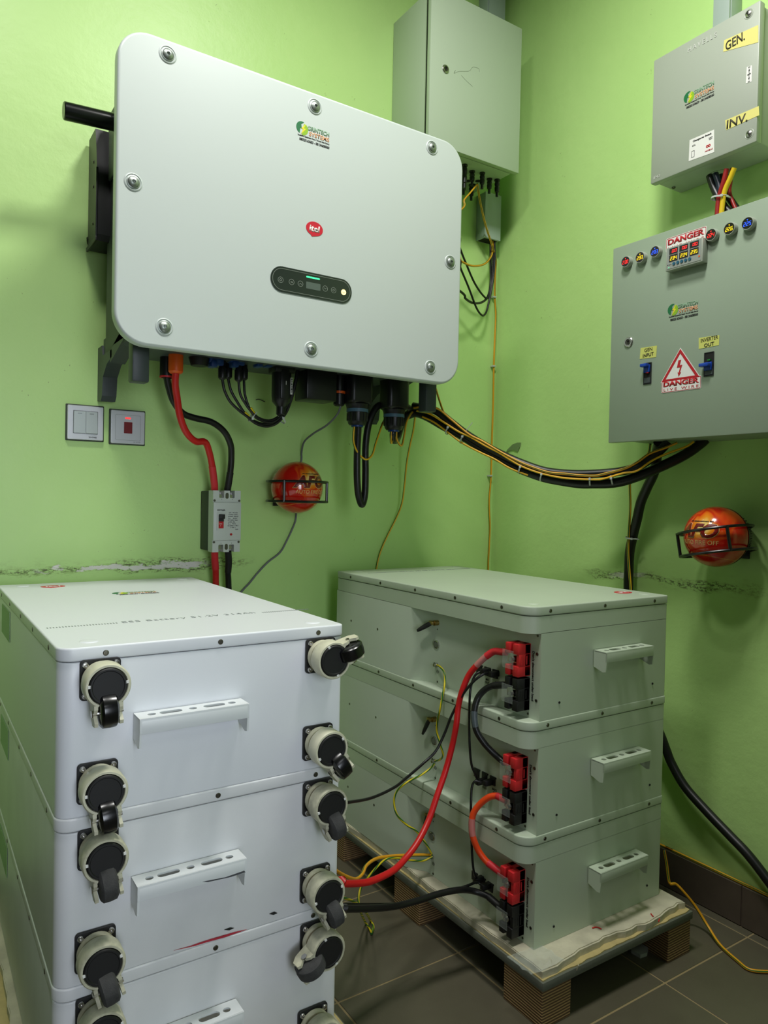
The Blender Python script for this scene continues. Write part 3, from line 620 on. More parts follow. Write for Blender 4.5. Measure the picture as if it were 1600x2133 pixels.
# ------------------------------------------------------------------ circuit breaker
bk = thing('circuit_breaker', (-1.034, 0, .893), 'ivory two-pole circuit breaker with black toggle above the left battery stack', 'circuit breaker')
bh, bw = .166, .078
obj('base', MB().box((-bw/2-.001, -.062, .002), (bw/2-.001, -.001, bh-.002), .003), M_breakdark, bk)
out = [(-bw/2, .03), (-bw/2, 0), (-.022, 0), (-.022, .018), (-.0205, .020), (-.0095, .020), (-.008, .018), (-.008, 0), (.008, 0), (.008, .018), (.0095, .020), (.0205, .020), (.022, .018), (.022, .0), (bw/2, 0), (bw/2, .03)]
topo = [(x, bh-z) for x, z in reversed(out)]
obj('cover', MB().prism(out+topo, -.096, -.062), M_breaker, bk, smooth=0)
obj('raised_face', MB().box((-bw/2, -.102, .032), (bw/2, -.095, bh-.032), .0015), M_breaker, bk)
for z in (.014, bh-.014):
    for x in (-.015, .015):
        obj('terminal', MB().cyl((x, -.075, z-.002), (x, -.088, z-.002), .0055, seg=14).box((x-.0065, -.074, z-.012), (x+.0065, -.064, z+.010)), M_steel, bk)
    obj('mounting_slot', MB().add(curve_mesh([rrect(-.0045, .0045, -.008, .008, .0044, 6)], .0006), Matrix.Translation((0, -.0962, z)) @ FRONT), M_screw, bk)
    for x in (-.0375, .0375): screw(bk, (x*.93, -.0962, .027 if z < .1 else bh-.027), .0032, FRONT, M_screw)
    for x in (-.015, .015): obj('vent_hole', MB().cyl((x, -.0965, .024 if z < .1 else bh-.024), (x, -.0955, .024 if z < .1 else bh-.024), .0009, seg=8), M_darkhole, bk)
obj('toggle_frame', MB().add(curve_mesh([rrect(-.0115, .0115, -.024, .024, .001, 2), rrect(-.0072, .0072, -.0185, .0185, .001, 2)], .003), Matrix.Translation((-.0185, -.1030, .083)) @ FRONT), M_breaker, bk)
tg = obj('toggle_slot', MB().box((-.0257, -.1032, .0645), (-.0113, -.1018, .1015)), mat('breaker_red', (186, 22, 30), .4), bk)
obj('toggle', MB().box((-.0255, -.113, .090), (-.0105, -.103, .1025), .0015).box((-.0255, -.106, .083), (-.0115, -.1025, .0925)), M_matte, tg)
lettering('toggle_lettering', 'ON', .007, .003, (-.0195, -.1034, .0765), M_paper, tg); lettering('toggle_lettering', 'I', .0008, .003, (-.0195, -.1034, .0715), M_paper, tg)
lettering('maker_lettering', 'DAYUSA', .022, .0045, (-.018, -.1022, .1135), M_sblack, bk, bold=.02)
for i, (tx, W, x) in enumerate((('DC  MCCB', .024, .016), ('CDM1-225C', .027, .016), ('63000F 300/2P', .029, .016), ('Ue    800V', .026, .015), ('DC1000V 250A', .028, .015), ('In:250A~50Hz', .020, .012), ('Ics 75%', .022, .013), ('IEC60947-2  MRT', .030, .016), ('-5  TYPE  A', .016, .015), ('CAM', .008, .026))):
    lettering('rating_lettering', tx, W, .0030, (x, -.1022, .1065-i*.0050), M_sblack, bk)
obj('test_button', MB().cyl((.0105, -.1015, .048), (.0105, -.1035, .048), .0033, seg=16), mat('test_button_red', (170, 30, 36), .4), bk)

# ------------------------------------------------------------------ light switches
def plate(loc, label, kind):
    t = thing('wall_switch', loc, label, 'switch'); h = .043
    obj('backing_plate', MB().box((-h-.003, -.006, -h-.003), (h+.003, -.001, h+.003), .002), M_breakdark, t)
    obj('face_plate', MB().add(curve_mesh([rrect(-h, h, -h, h, .003, 4)], .006, .0015), Matrix.Translation((0, -.009, 0)) @ FRONT), M_switch, t)
    if kind == 2:
        for s_, ti in ((-1, 3.5), (1, -3.5)):
            M = Matrix.Translation((s_*.0145-.0, -.0125, .001)) @ Matrix.Rotation(math.radians(ti), 4, 'X'); k = MB().box((-.0142, -.002, -.0275), (.0142, .002, .0275), .0006, 1, M)
            r = obj('rocker', k, M_rocker, t); obj('rocker_mark', MB().box((-.005, -.0023, .0215), (.005, -.0019, .0225), M=M), M_sblack, r, smooth=0)
        obj('rocker_surround', MB().add(curve_mesh([rrect(-.0295, .0295, -.029, .029, .001, 2), rrect(-.0288, .0288, -.0283, .0283, .001, 2)], .001), Matrix.Translation((0, -.0121, .001)) @ FRONT), M_sblack, t)
        lettering('maker_lettering', '20 KWEI', .019, .004, (.017, -.0121, -.036), M_sblack, t, bold=.02)
    else:
        obj('panel_groove', MB().add(curve_mesh([rrect(-.032, .032, -.034, .032, .003, 3), rrect(-.0314, .0314, -.0334, .0314, .003, 3)], .0008), Matrix.Translation((0, -.0120, .0)) @ FRONT), M_ink, t)
        obj('rocker', MB().box((-.0105, -.0150, -.016), (.0105, -.011, .0135), .0008, 1), M_redrock, t)
        obj('neon_light', MB().box((-.007, -.0128, .0215), (.0065, -.0115, .0255), .0004, 1), M_neon, t)
        lettering('maker_lettering', '20 KWEI', .018, .003, (.023, -.0121, -.038), M_ink, t)
    return t
plate((-1.380, 0, 1.2225), 'square silver light switch with two grey rockers', 2)
plate((-1.2755, 0, 1.2185), 'square silver switch with a dark red rocker and lit red light', 1)
obj('wall_anchor', MB().tube([WY(183, 496, -.002), WY(184, 500, -.010), WY(185, 509, -.006)], .0035, seg=8), M_matte, label='tiny black plug in the wall left of the inverter', cat='wall plug')
obj('wire_scrap', MB().tube(PY([(533, 833), (540, 832), (552, 837)], -.004), .0012, seg=6), M_cable, label='short black scratch like wire scrap on the wall under the inverter', cat='scrap')

# ------------------------------------------------------------------ fire balls
def fire_ball(loc, rz, roll, lb, lw, side):
    ct = thing('fire_ball', loc, lb, 'fire extinguisher ball', rz)
    prof = [(.0745*math.sin(PI*k/32), -.0745*math.cos(PI*k/32)) for k in range(33)]
    sh = obj('shell', MB().lathe([(r, h) for r, h in prof], (0, 0, 0), (0, 0, 1), 56), M_ball, ct, smooth=60)
    if side:
        capp = [(.0757*math.sin(math.radians(a)), .0757*math.cos(math.radians(a))) for a in range(74, -1, -6)]
        cp = MB().lathe(capp+[(0, .0757)], (0, 0, 0), (0, 1, 0), 40)
        obj('rear_shell', cp, M_black, ct)
        for k in range(16):
            zz = -.045+k*.006; w_ = math.sqrt(max(0, .0757**2-.05**2-zz*zz)); obj('rear_rib', MB().box((-w_-.0035, .044, zz), (w_+.0035, .056, zz+.0025)), M_black, ct, smooth=0) if w_ > .01 else None
    def wrap(name, body, W, H, cx, cz, m, rr, **k):
        me = text_mesh(body, W, H, depth=.0003, **k); bm = bmesh.new(); bm.from_mesh(me); bmesh.ops.triangulate(bm, faces=bm.faces[:])
        for _ in range(3):
            es = [e for e in bm.edges if e.calc_length() > .005]
            if es: bmesh.ops.subdivide_edges(bm, edges=es, cuts=1); bmesh.ops.triangulate(bm, faces=bm.faces[:])
        for v in bm.verts:
            lo = (v.co.x+cx)/.0745; la = (v.co.y+cz)/.0745; R = rr+v.co.z; v.co = Vector((R*math.sin(lo)*math.cos(la), -R*math.cos(lo)*math.cos(la), R*math.sin(la)))
        mb = MB(); mb.bm = bm; return obj(name, mb, m, sh, smooth=0)
    sh_x = -.010 if side else .004
    wrap('ball_lettering', 'AFO', .112, .0385, .004+sh_x, .016, M_pale, .0746, bold=.06, shear=.30)
    wrap('ball_lettering', 'AFO', .108, .0360, .004+sh_x, .016, M_maroon, .0750, bold=.045, shear=.30)
    wrap('ball_lettering', 'AUTO FIRE OFF', .100, .0105, .008+sh_x, -.0125, M_pale, .0748)
    wrap('ball_lettering', 'Fire Extinguishment Ball', .066, .0050, .012+sh_x, .0395, M_sblack, .0748, bold=.02)
    br = thing('ball_bracket', loc, lw, 'bracket', rz)
    mb = MB(); R = .087; M = Matrix.Rotation(roll, 4, 'Y')
    for z in (.016, -.040):
        pts = []
        for k in range(-11, 12):
            an = math.radians(k*8.2); pts.append(Vector((R*math.sin(an), -R*math.cos(an), z)))
        wally = -loc[1] if rz == 0 else -loc[0]
        e = [Vector((.080, .030, z)), Vector((.062, .058, z)), Vector((.036, wally-.007, z)), Vector((.030, wally-.003, z))]
        pts = [Vector((-p.x, p.y, p.z)) for p in reversed(e)]+pts+e
        obj('ring_rod', MB().tube([M @ p for p in pts], .0035, seg=8, res=3), M_wire, br)
    for an in (-50, 50):
        a = math.radians(an); obj('upright_rod', MB().tube([M @ Vector((R*math.sin(a), -R*math.cos(a), z)) for z in (.018, -.042)], .0040, seg=8), M_wire, br)
    wy = (-loc[1] if rz == 0 else -loc[0])
    obj('wall_plate', MB().box((-.035, wy-.004, -.055), (.035, wy-.0005, .03), .001), M_wire, br)
fire_ball((-.821, -.088, 1.073), 0, 0, 'red flame-printed fire ball on the wall under the inverter', 'black wire bracket holding the ball under the inverter', 0)
fire_ball((-.092, -.925, .969), -PI/2, math.radians(-11), 'red flame-printed fire ball on the right wall under the distribution box', 'tilted black wire bracket holding the ball on the right wall', 1)

# ------------------------------------------------------------------ upper grey box on the back wall
gx0, gx1, gz0, gz1, gy = -.471, -.107, 2.107, 2.570, -.2124
gb = thing('junction_enclosure', ((gx0+gx1)/2, 0, gz0), 'grey steel wall box with a round lock above the inverter\'s right corner', 'electrical box')
hw, hh = (gx1-gx0)/2, gz1-gz0
obj('body', MB().box((-hw+.006, -.186, .004), (hw-.012, -.001, hh-.004), .002), M_greyG, gb)
obj('body_lip', MB().box((-hw+.003, -.196, .012), (hw-.020, -.186, hh-.006), .001), M_darkhole, gb)
obj('door', MB().box((-hw, gy, 0), (hw, gy+.017, hh), .002), M_greyG, gb)
def lock(parent, x, y, z, r=.0115):
    a = obj('lock', MB().lathe([(r, 0), (r, .002), (r*.86, .0036), (r*.62, .0036), (r*.58, .0012), (0, .0012)], (x, y, z), (0, -1, 0), 24), M_steel, parent)
    obj('lock_core', MB().lathe([(r*.5, .001), (r*.5, .0026), (0, .0028)], (x, y, z), (0, -1, 0), 20), M_screw, a)
    obj('key_slot', MB().box((x-r*.10, y-.0034, z-r*.42), (x+r*.10, y-.0024, z+r*.42)).cyl((x, y-.0024, z+r*.15), (x, y-.0034, z+r*.15), r*.2, seg=10), M_darkhole, a, smooth=0)
q = WY(928, 144, gy); lock(gb, q.x-(gx0+gx1)/2, gy, q.z-gz0, .0125)
obj('pencil_mark', MB().tube([Vector((p.x-gb.location.x, gy-.0002, p.z-gz0)) for p in (WY(946, 153, gy), WY(949, 146, gy), WY(946, 153, gy), WY(956, 149, gy), WY(977, 148, gy), WY(985, 140, gy), WY(997, 143, gy), WY(999, 150, gy))], .0004, seg=4).tube([Vector((p.x-gb.location.x, gy-.0002, p.z-gz0)) for p in (WY(961, 157, gy), WY(970, 167, gy), WY(984, 180, gy))], .0004, seg=4), mat('pencil_line', (110, 122, 100), .7), gb)
for u, v, L_, y in ((968, 352, .055, -.15), (984, 350, .030, -.13), (1005, 358, .034, -.14), (1020, 363, .030, -.12), (1036, 370, .038, -.13), (982, 395, .034, -.05), (966, 380, .05, -.10)):
    p = WY(u, v, y); p.z = gz0+.004
    obj('solar_connector', MB().lathe([(0, -L_-.018), (.0045, -L_-.018), (.0045, -L_-.004), (.0075, -L_-.002), (.0085, -L_*.7), (.0070, -L_*.6), (.0085, -L_*.45), (.0085, -.012), (.0065, -.006), (.0095, -.004), (.0095, 0), (0, 0)], p, (0, 0, 1), 14), M_black, gb, world=True)
for u, v in ((975, 377), (985, 385), (996, 377)):
    p = WZ(u, v, gz0+.004); obj('cable_hole', MB().cyl((p.x, p.y, gz0+.0032), (p.x, p.y, gz0+.005), .010, seg=18), M_darkhole, gb, world=True)
# trunkings
t = thing('trunking', (-.07, 0, 1.95), 'short grey plastic trunking below the upper grey box', 'trunking'); 
obj('channel', MB().box((-.034, -.046, 0), (.034, -.0005, .156), .001), M_trunk, t); obj('cover', MB().box((-.036, -.050, .0), (.036, -.044, .156), .001), M_trunk, t)
obj('open_end', MB().box((-.030, -.042, -.0004), (.030, -.006, .0008)), M_darkhole, t, smooth=0)
t = thing('trunking', (-.073, 0, 2.570), 'grey plastic trunking rising above the upper grey box', 'trunking')
obj('channel', MB().box((-.040, -.046, 0.002), (.036, -.0005, .32), .001), M_trunk, t); obj('cover', MB().box((-.036, -.051, .002), (.036, -.044, .32), .001), M_trunk, t)
t = thing('trunking', (0, -.873, 2.215), 'grey trunking on the right wall above the changeover switch box', 'trunking', -PI/2)
obj('channel', MB().box((-.024, -.046, 0), (.024, -.0005, .66), .001), M_trunk, t); obj('cover', MB().box((-.022, -.052, 0), (.022, -.045, .66), .001), M_trunk, t)

# ------------------------------------------------------------------ changeover switch box on the right wall (local: x right, -y front, z up)
cb = thing('changeover_switch_box', (0, -.729, 1.889), 'light grey switch box at top right with yellow tape strips', 'electrical box', -PI/2)
def CL(u, v, x=-.1216): p = WX(u, v, x); return (-(p.y+.729), x, p.z-1.889)
cw_, ch = .287, .323
obj('body', MB().box((.006, -.098, .004), (cw_-.004, -.001, ch-.004), .003), M_greyC, cb)
obj('lid', MB().box((0, -.1216, 0), (cw_, -.101, ch), .003), M_greyC, cb)
obj('lid_seam', MB().box((.004, -.1012, .003), (cw_-.004, -.0975, ch-.003)), M_dark, cb, smooth=0)
for u, v in ((1560, 29), (1561, 279)):
    p = CL(u, v); s_ = obj('lid_screw', MB().lathe([(.0115, .0002), (.0105, .0008), (.0095, .0003), (0, .0002)], (p[0], -.1216, p[2]), (0, -1, 0), 24), M_greyC, cb)
    obj('screw_head', MB().lathe([(.0075, .0002), (.0070, .003), (.0040, .0048), (0, .0050)], (p[0], -.1216, p[2]), (0, -1, 0), 18), M_steel, s_)
    obj('screw_slot', MB().box((p[0]-.0045, -.1268, p[2]-.0006), (p[0]+.0045, -.1258, p[2]+.0006)).box((p[0]-.0006, -.1268, p[2]-.0045), (p[0]+.0006, -.1258, p[2]+.0045)), M_darkhole, s_, smooth=0)
def tape(parent, quad, y, m, name='tape_label'):
    poly = [(p[0], p[2]) for p in quad]; return obj(name, MB().prism(poly, y-.0006, y-.0001), m, parent, smooth=0)
tg1 = tape(cb, [CL(1507, 108), CL(1580, 88), CL(1580, 52), CL(1509, 84)], -.1216, M_tape)
p = CL(1531, 86); lettering('handwriting', 'GEN.', .048, .022, (p[0]+.001, -.1224, p[2]), M_marker, tg1, bold=.015, rot=math.radians(3))
tg2 = tape(cb, [CL(1513, 271), CL(1582, 240), CL(1581, 221), CL(1511, 251)], -.1216, M_tape)
p = CL(1536, 252); lettering('handwriting', 'INV.', .052, .020, (p[0], -.1224, p[2]), M_marker, tg2, bold=.015, rot=math.radians(-3))
p = CL(1463, 88); lettering('embossed_lettering', 'HAVELLS', .078, .012, (p[0], -.1216, p[2]), mat('embossed_grey', (200, 203, 196), .4), cb, depth=.0010, spacing=1.4)
p = CL(1367, 369); lettering('embossed_lettering', 'IP43', .018, .007, (p[0]+.002, -.1216, p[2]), mat('embossed_grey', (200, 203, 196), .4), cb, depth=.0010)
p = CL(1456, 196); company_logo(cb, p[0], p[2], .083, -.1218)
st = tape(cb, [CL(1435, 336), CL(1488, 317), CL(1488, 270), CL(1437, 292)], -.1216, M_paper, 'rating_sticker')
p = CL(1463, 287); lettering('sticker_lettering', 'Changeover Switch', .050, .0055, (p[0], -.1224, p[2]), M_sblack, st, bold=.03)
p = CL(1446, 303); lettering('sticker_lettering', '63A', .009, .004, (p[0], -.1224, p[2]), M_sblack, st)
p = CL(1480, 287.5); lettering('sticker_lettering', '4-pole\nOpen', .010, .007, (p[0]+.001, -.1224, p[2]-.001), M_sblack, st)
p = CL(1477, 312); lettering('sticker_lettering', 'HAVELLS', .020, .0036, (p[0], -.1224, p[2]-.001), M_sred, st, bold=.03)
p = CL(1476, 304); outline('sticker_emblem', [circ(-.0028, 0, .0034, 10), circ(-.0028, 0, .0015, 8)], .0006, (p[0], -.1225, p[2]), M_sred, st); outline('sticker_emblem', [circ(.0028, 0, .0034, 10), circ(.0028, 0, .0015, 8)], .0006, (p[0], -.1225, p[2]), M_sred, st)
p = CL(1444, 321); outline('sticker_diagram', [rrect(-.004, .004, -.008, .008, .0004, 1), rrect(-.0034, .0034, -.0074, .0074, .0004, 1)], .0006, (p[0], -.1225, p[2]), M_sblack, st)
st = tape(cb, [CL(1554, 174), CL(1566, 170), CL(1567, 136), CL(1556, 140)], -.1216, M_paper, 'arrow_sticker')
p = CL(1561, 155); ar = [(-.0005, -.008), (-.0005, .008), (-.0018, .008), (0, .0135), (.0018, .008), (.0005, .008), (.0005, -.008), (.0018, -.008), (0, -.0135), (-.0018, -.008)]
outline('arrow_mark', [ar], .0006, (p[0], -.1225, p[2]), M_sblack, st); lettering('sticker_lettering', 'OFF', .008, .0026, (p[0], -.1226, p[2]), M_sblack, st, bold=.03); lettering('sticker_lettering', 'ON', .005, .0026, (p[0], -.1226, p[2]+.0165), M_sblack, st); lettering('sticker_lettering', 'ON', .005, .0026, (p[0], -.1226, p[2]-.0165), M_sblack, st)
p = CL(1497, 360, -.05); q = Vector((0, 0, 0))
hol = WZ(1500, 364, 1.893); obj('cable_hole', MB().lathe([(.030, 0), (.030, .0012), (0, .0012)], (-(hol.y+.729), hol.x, .0032), (0, 0, 1), 24), M_darkhole, cb)
p = WX(1398, 401, -.06); screw(cb, (-(p.y+.729), -.05, .003), .005, Matrix.Rotation(PI, 4, 'X'))
mains = [([(1478, 366), (1484, 385), (1493, 405), (1503, 420), (1512, 434), (1530, 450)], M_cable, 'thick dark cable fanning from the changeover box, furthest left', .0085, -.075),
         ([(1490, 362), (1498, 385), (1500, 405), (1497, 430), (1495, 450)], mat('dark_blue_sheath', (18, 30, 56), .4), 'dark blue cable behind the red one under the changeover box', .0078, -.075),
         ([(1514, 352), (1508, 378), (1500, 404), (1496, 425), (1494, 455)], mat('dark_red_sheath', (150, 18, 24), .4), 'thick red cable between the changeover box and the distribution box', .0062, -.093),
         ([(1530, 350), (1522, 370), (1511, 395), (1506, 418), (1502, 455)], mat('yellow_sheath', (222, 188, 30), .4), 'yellow cable between the changeover box and the distribution box', .0062, -.093),
         ([(1525, 350), (1522, 380), (1520, 400), (1528, 425), (1540, 450)], mat('dark_red_sheath', (150, 18, 24), .4), 'short red cable bending right under the changeover box', .0045, -.070),
         ([(1500, 366), (1512, 400), (1524, 420), (1545, 450)], M_cable, 'black cable running right under the changeover box', .0085, -.060)]
for l, m, lb, r, x in mains: cable('supply_cable', PX(l, x), r, m, lb, group='cables between the two right wall boxes')
q1, q2 = PX([(1502, 413), (1499, 430)], -.082); tie(q1, q2-q1, .022, 'clear cable tie round the cables above the distribution box', tail_len=.015)

# ------------------------------------------------------------------ distribution box
PY0, PZ0 = -.678, 1.206; px = -.2004
db = thing('distribution_box', (0, PY0, PZ0), 'big grey distribution box with round digital meters and danger stickers', 'electrical box', -PI/2)
def DL(u, v, x=px): p = WX(u, v, x); return Vector((-(p.y-PY0), x, p.z-PZ0))
DW, DH = .62, .512
obj('body', MB().box((.014, -.180, .006), (DW-.014, -.001, DH-.006), .003), M_grey, db)
obj('door', MB().box((0, px, 0), (DW, px+.018, DH), .002), M_grey, db)
obj('door_gasket', MB().box((.018, -.1828, .012), (DW-.018, -.1795, DH-.012)), M_darkhole, db, smooth=0)
q = DL(1310, 713); lock(db, q.x, px, q.z, .0135)
SEG7 = {'0': 'abcdef', '1': 'bc', '2': 'abged', '3': 'abgcd', '4': 'fgbc', '5': 'afgcd', '6': 'afgedc', '7': 'abc', '8': 'abcdefg', '9': 'abcdfg'}
def digits(name, s, cx, cz, W, H, y, m, parent):
    mb = MB(); n = len(s.replace('.', '')); dw = W/(n+(n-1)*.35); x = cx-W/2; t_ = dw*.17; sh = .10
    for ch_ in s:
        if ch_ == '.': mb.box((x-dw*.26, y-.0003, cz-H/2), (x-dw*.26+t_, y, cz-H/2+t_)); continue
        sg = {'a': (0, dw, H-t_, H), 'd': (0, dw, 0, t_), 'g': (0, dw, H/2-t_/2, H/2+t_/2), 'f': (0, t_, H/2, H), 'b': (dw-t_, dw, H/2, H), 'e': (0, t_, 0, H/2), 'c': (dw-t_, dw, 0, H/2)}
        for k in SEG7[ch_]:
            a, b, c_2, d = sg[k]; e = .12*t_
            f = lambda px_, pz: (x+px_+sh*pz, cz-H/2+pz)
            mb.prism([f(a+e, c_2+e), f(b-e, c_2+e), f(b-e, d-e), f(a+e, d-e)], y-.0003, y)
        x += dw*1.35
    return obj(name, mb, m, parent, smooth=0)
for u, v, m, s_ in ((1303, 545, M_lr, '230'), (1333, 536, M_ly, '233'), (1364, 524, M_lb, '233'), (1481, 489, M_lr, '224'), (1519, 476, M_ly, '226'), (1557, 465, M_lb, '225')):
    q = DL(u, v, px-.012); r = .0135
    a = obj('voltage_meter', MB().lathe([(r*1.08, 0), (r*1.08, .010), (r, .0125), (r*.93, .0125), (r*.93, .0115), (0, .0115)], (q.x, px, q.z), (0, -1, 0), 32), M_greyC, db)
    obj('meter_face', MB().cyl((q.x, px-.0112, q.z), (q.x, px-.0120, q.z), r*.93, seg=28), M_mpanel, a)
    digits('meter_digits', s_, q.x-.0006, q.z-.001, .0170, .0085, px-.0120, m, a)
    lettering('meter_unit', 'V', .003, .003, (q.x, px-.0120, q.z+.0075), m, a)
# multi meter block
A = DL(1388, 500, px-.02); B = DL(1468, 546, px-.02); 
mx0, mx1 = DL(1387, 540, px-.02).x, DL(1464, 520, px-.02).x; mz0, mz1 = DL(1390, 565, px-.02).z, DL(1390, 517, px-.02).z
mm = obj('power_meter', MB().box((mx0, px-.020, mz0), (mx1, px, mz1), .0015), M_greyC, db)
obj('meter_face', MB().box((mx0+.004, px-.0208, mz0+.004), (mx1-.004, px-.0198, mz1-.002)), mat('meter_grey_face', (150, 156, 150), .35), mm, smooth=0)
mwid = mx1-mx0; mh = mz1-mz0
for k in range(3):
    cx = mx0+mwid*(.22+.28*k)
    obj('digit_window', MB().box((cx-.0115, px-.0212, mz1-.0015-mh*.30), (cx+.0115, px-.0206, mz1-.0045)), M_mpanel, mm, smooth=0)
    digits('meter_digits', '00' if 0 else '0.0', cx+.002, mz1-.003-mh*.15, .012, .0065, px-.0213, M_lr, mm)
    obj('digit_window', MB().box((cx-.0115, px-.0212, mz1-.005-mh*.56), (cx+.0115, px-.0206, mz1-.0035-mh*.30)), M_mpanel, mm, smooth=0)
    digits('meter_digits', ('234', '234', '235')[k], cx, mz1-.004-mh*.44, .017, .0080, px-.0213, M_ly, mm)
for k in range(5):
    cx = mx0+.020+k*.0105+.004; cz = mz0+mh*.24; obj('meter_button', MB().cyl((cx, px-.0205, cz), (cx, px-.0225, cz), .0038, seg=12), mat('teal_button', (30, 92, 120), .4), mm)
for k in range(3): obj('indicator', MB().cyl((mx0+.007+k*.0042, px-.0205, mz0+mh*.24), (mx0+.007+k*.0042, px-.0215, mz0+mh*.24), .0011, seg=8), M_sblack, mm)
obj('indicator', MB().cyl((mx0+.010, px-.0205, mz0+mh*.12), (mx0+.010, px-.0215, mz0+mh*.12), .0011, seg=8), M_led, mm)
obj('indicator', MB().cyl((mx1-.008, px-.0205, mz0+mh*.24), (mx1-.008, px-.0215, mz0+mh*.24), .0022, seg=8), M_orange, mm)
def danger_strip(cx, cz, W, H, y):
    b = outline('danger_sticker', [rrect(-W/2, W/2, -H/2, H/2, H*.10, 4)], .0006, (cx, y, cz), M_paper, db)
    outline('sticker_border', [rrect(-W/2+.0012, W/2-.0012, -H/2+.0012, H/2-.0012, H*.09, 4), rrect(-W/2+.0022, W/2-.0022, -H/2+.0022, H/2-.0022, H*.08, 4)], .0006, (cx, y-.0004, cz), M_sred, b)
    lettering('danger_lettering', 'DANGER', W*.90, H*.42, (cx, y-.0004, cz+H*.17), M_sred, b, bold=.045)
    lettering('danger_lettering', 'LIVE WIRE', W*.88, H*.20, (cx, y-.0004, cz-H*.27), M_sred, b, bold=.0, spacing=1.5); return b
q = DL(1428.5, 498, px-.005); q0 = DL(1388, 500); q1 = DL(1471, 490)
danger_strip((q0.x+q1.x)/2+.001, DL(1428.5, 499.5).z, q1.x-q0.x+.001, .034, px-.0006)
q = DL(1421, 645); company_logo(db, q.x+.002, q.z, .082, px-.0002)
q = DL(1419, 797); W_ = DL(1459, 800).x-DL(1377, 800).x; danger_strip(q.x, DL(1419, 801).z, W_*1.0, .031, px-.0005)
ap = DL(1416, 727); bl_, br_ = DL(1377, 796), DL(1457, 782); zb = DL(1418, 791).z; tri = [(bl_.x+.002, zb), (br_.x+.001, zb), ((bl_.x+br_.x)/2, ap.z)]
def inset(t, d):
    c0 = Vector((sum(p[0] for p in t)/3, sum(p[1] for p in t)/3)); return [tuple(c0+(Vector(p)-c0)*(1-d)) for p in t]
ts = obj('danger_sticker', MB().prism(inset(tri, -.06), px-.0004, px-.0001), M_paper, db, smooth=0)
mb = MB(); mb.add(curve_mesh([tri, inset(tri, .22)], .0004), Matrix.Translation((0, px-.0007, 0)) @ FRONT); obj('sticker_border', mb, M_sred, ts, smooth=0)
q = DL(1416, 768); s_ = .011
outline('bolt_mark', [[(-.2*s_, 1.9*s_), (.45*s_, 1.9*s_), (.12*s_, .75*s_), (.75*s_, .75*s_), (.2*s_, -.9*s_), (.50*s_, -.8*s_), (-.05*s_, -1.7*s_), (-.35*s_, -.75*s_), (-.08*s_, -.85*s_), (.25*s_, .30*s_), (-.55*s_, .30*s_)]], .0006, (q.x-.001, px-.0008, q.z), M_sred, ts)
for quad, lines, (u, v) in ((([1333, 748], [1367, 744], [1369, 720], [1335, 725]), ('GEN', 'INPUT'), (1351, 734)), (([1456, 727], [1498, 719], [1499, 698], [1456, 704]), ('INVERTER', 'OUT'), (1478, 712))):
    Q = [DL(*p) for p in quad]; n_ = obj('paper_note', MB().prism([(p.x, p.z) for p in Q], px-.0006, px-.0001), M_tape2, db, smooth=0)
    q = DL(u, v); w1 = Q[1].x-Q[0].x; lettering('handwriting', lines[0], w1*(.48 if lines[0] == 'GEN' else .85), .0085, (q.x, px-.0008, q.z+.0068), M_marker, n_, bold=.0, rot=.05)
    lettering('handwriting', lines[1], w1*(.66 if lines[0] == 'GEN' else .5), .0085, (q.x, px-.0008, q.z-.0062), M_marker, n_, bold=.015, rot=.05)
for (u0, v0, u1, v1), up in (((1341, 754, 1358, 802), 1), ((1467, 733, 1488, 784), 0)):
    a = DL(u0, v1); b = DL(u1, v0); zc = (a.z+b.z)/2; h_ = .0265 if up else .0275
    sl = obj('breaker_window', MB().box((a.x, px-.0010, zc-h_), (b.x, px+.001, zc+h_)), M_darkhole, db, smooth=0)
    obj('window_rim', MB().add(curve_mesh([rrect(a.x-.0005, b.x+.0005, zc-h_-.0005, zc+h_+.0005, .0005, 1), rrect(a.x+.0012, b.x-.0012, zc-h_+.0012, zc+h_-.0012, .0004, 1)], .0012), Matrix.Translation((0, px-.0014, 0)) @ FRONT), M_black, sl, smooth=0)
    zt = zc+h_*(.62 if up else -.02); xm = (a.x+b.x)/2
    obj('toggle', MB().box((a.x+.002, px-.006, zt-.014), (b.x-.003, px-.001, zt+.005), .001).box((a.x-(.0 if up else .004), px-.018, zt-.001 if up else zt-.006), (b.x-.004, px-.004, zt+.007 if up else zt+.002), .0015), mat('blue_toggle', (18, 66, 170), .35), sl)
    obj('breaker_base', MB().box((a.x+.002, px-.0022, zc-h_+.003), (b.x-.002, px-.0012, zc-h_+.016)), M_dark, sl, smooth=0)
    obj('contact_mark', MB().box((xm-.001, px-.0066 if 1 else px, zt-.016 if up else zt+.008), (xm+.006, px-.0012, zt-.0145 if up else zt+.011)), M_sred if up else mat('green_mark', (20, 120, 40), .4), sl, smooth=0)

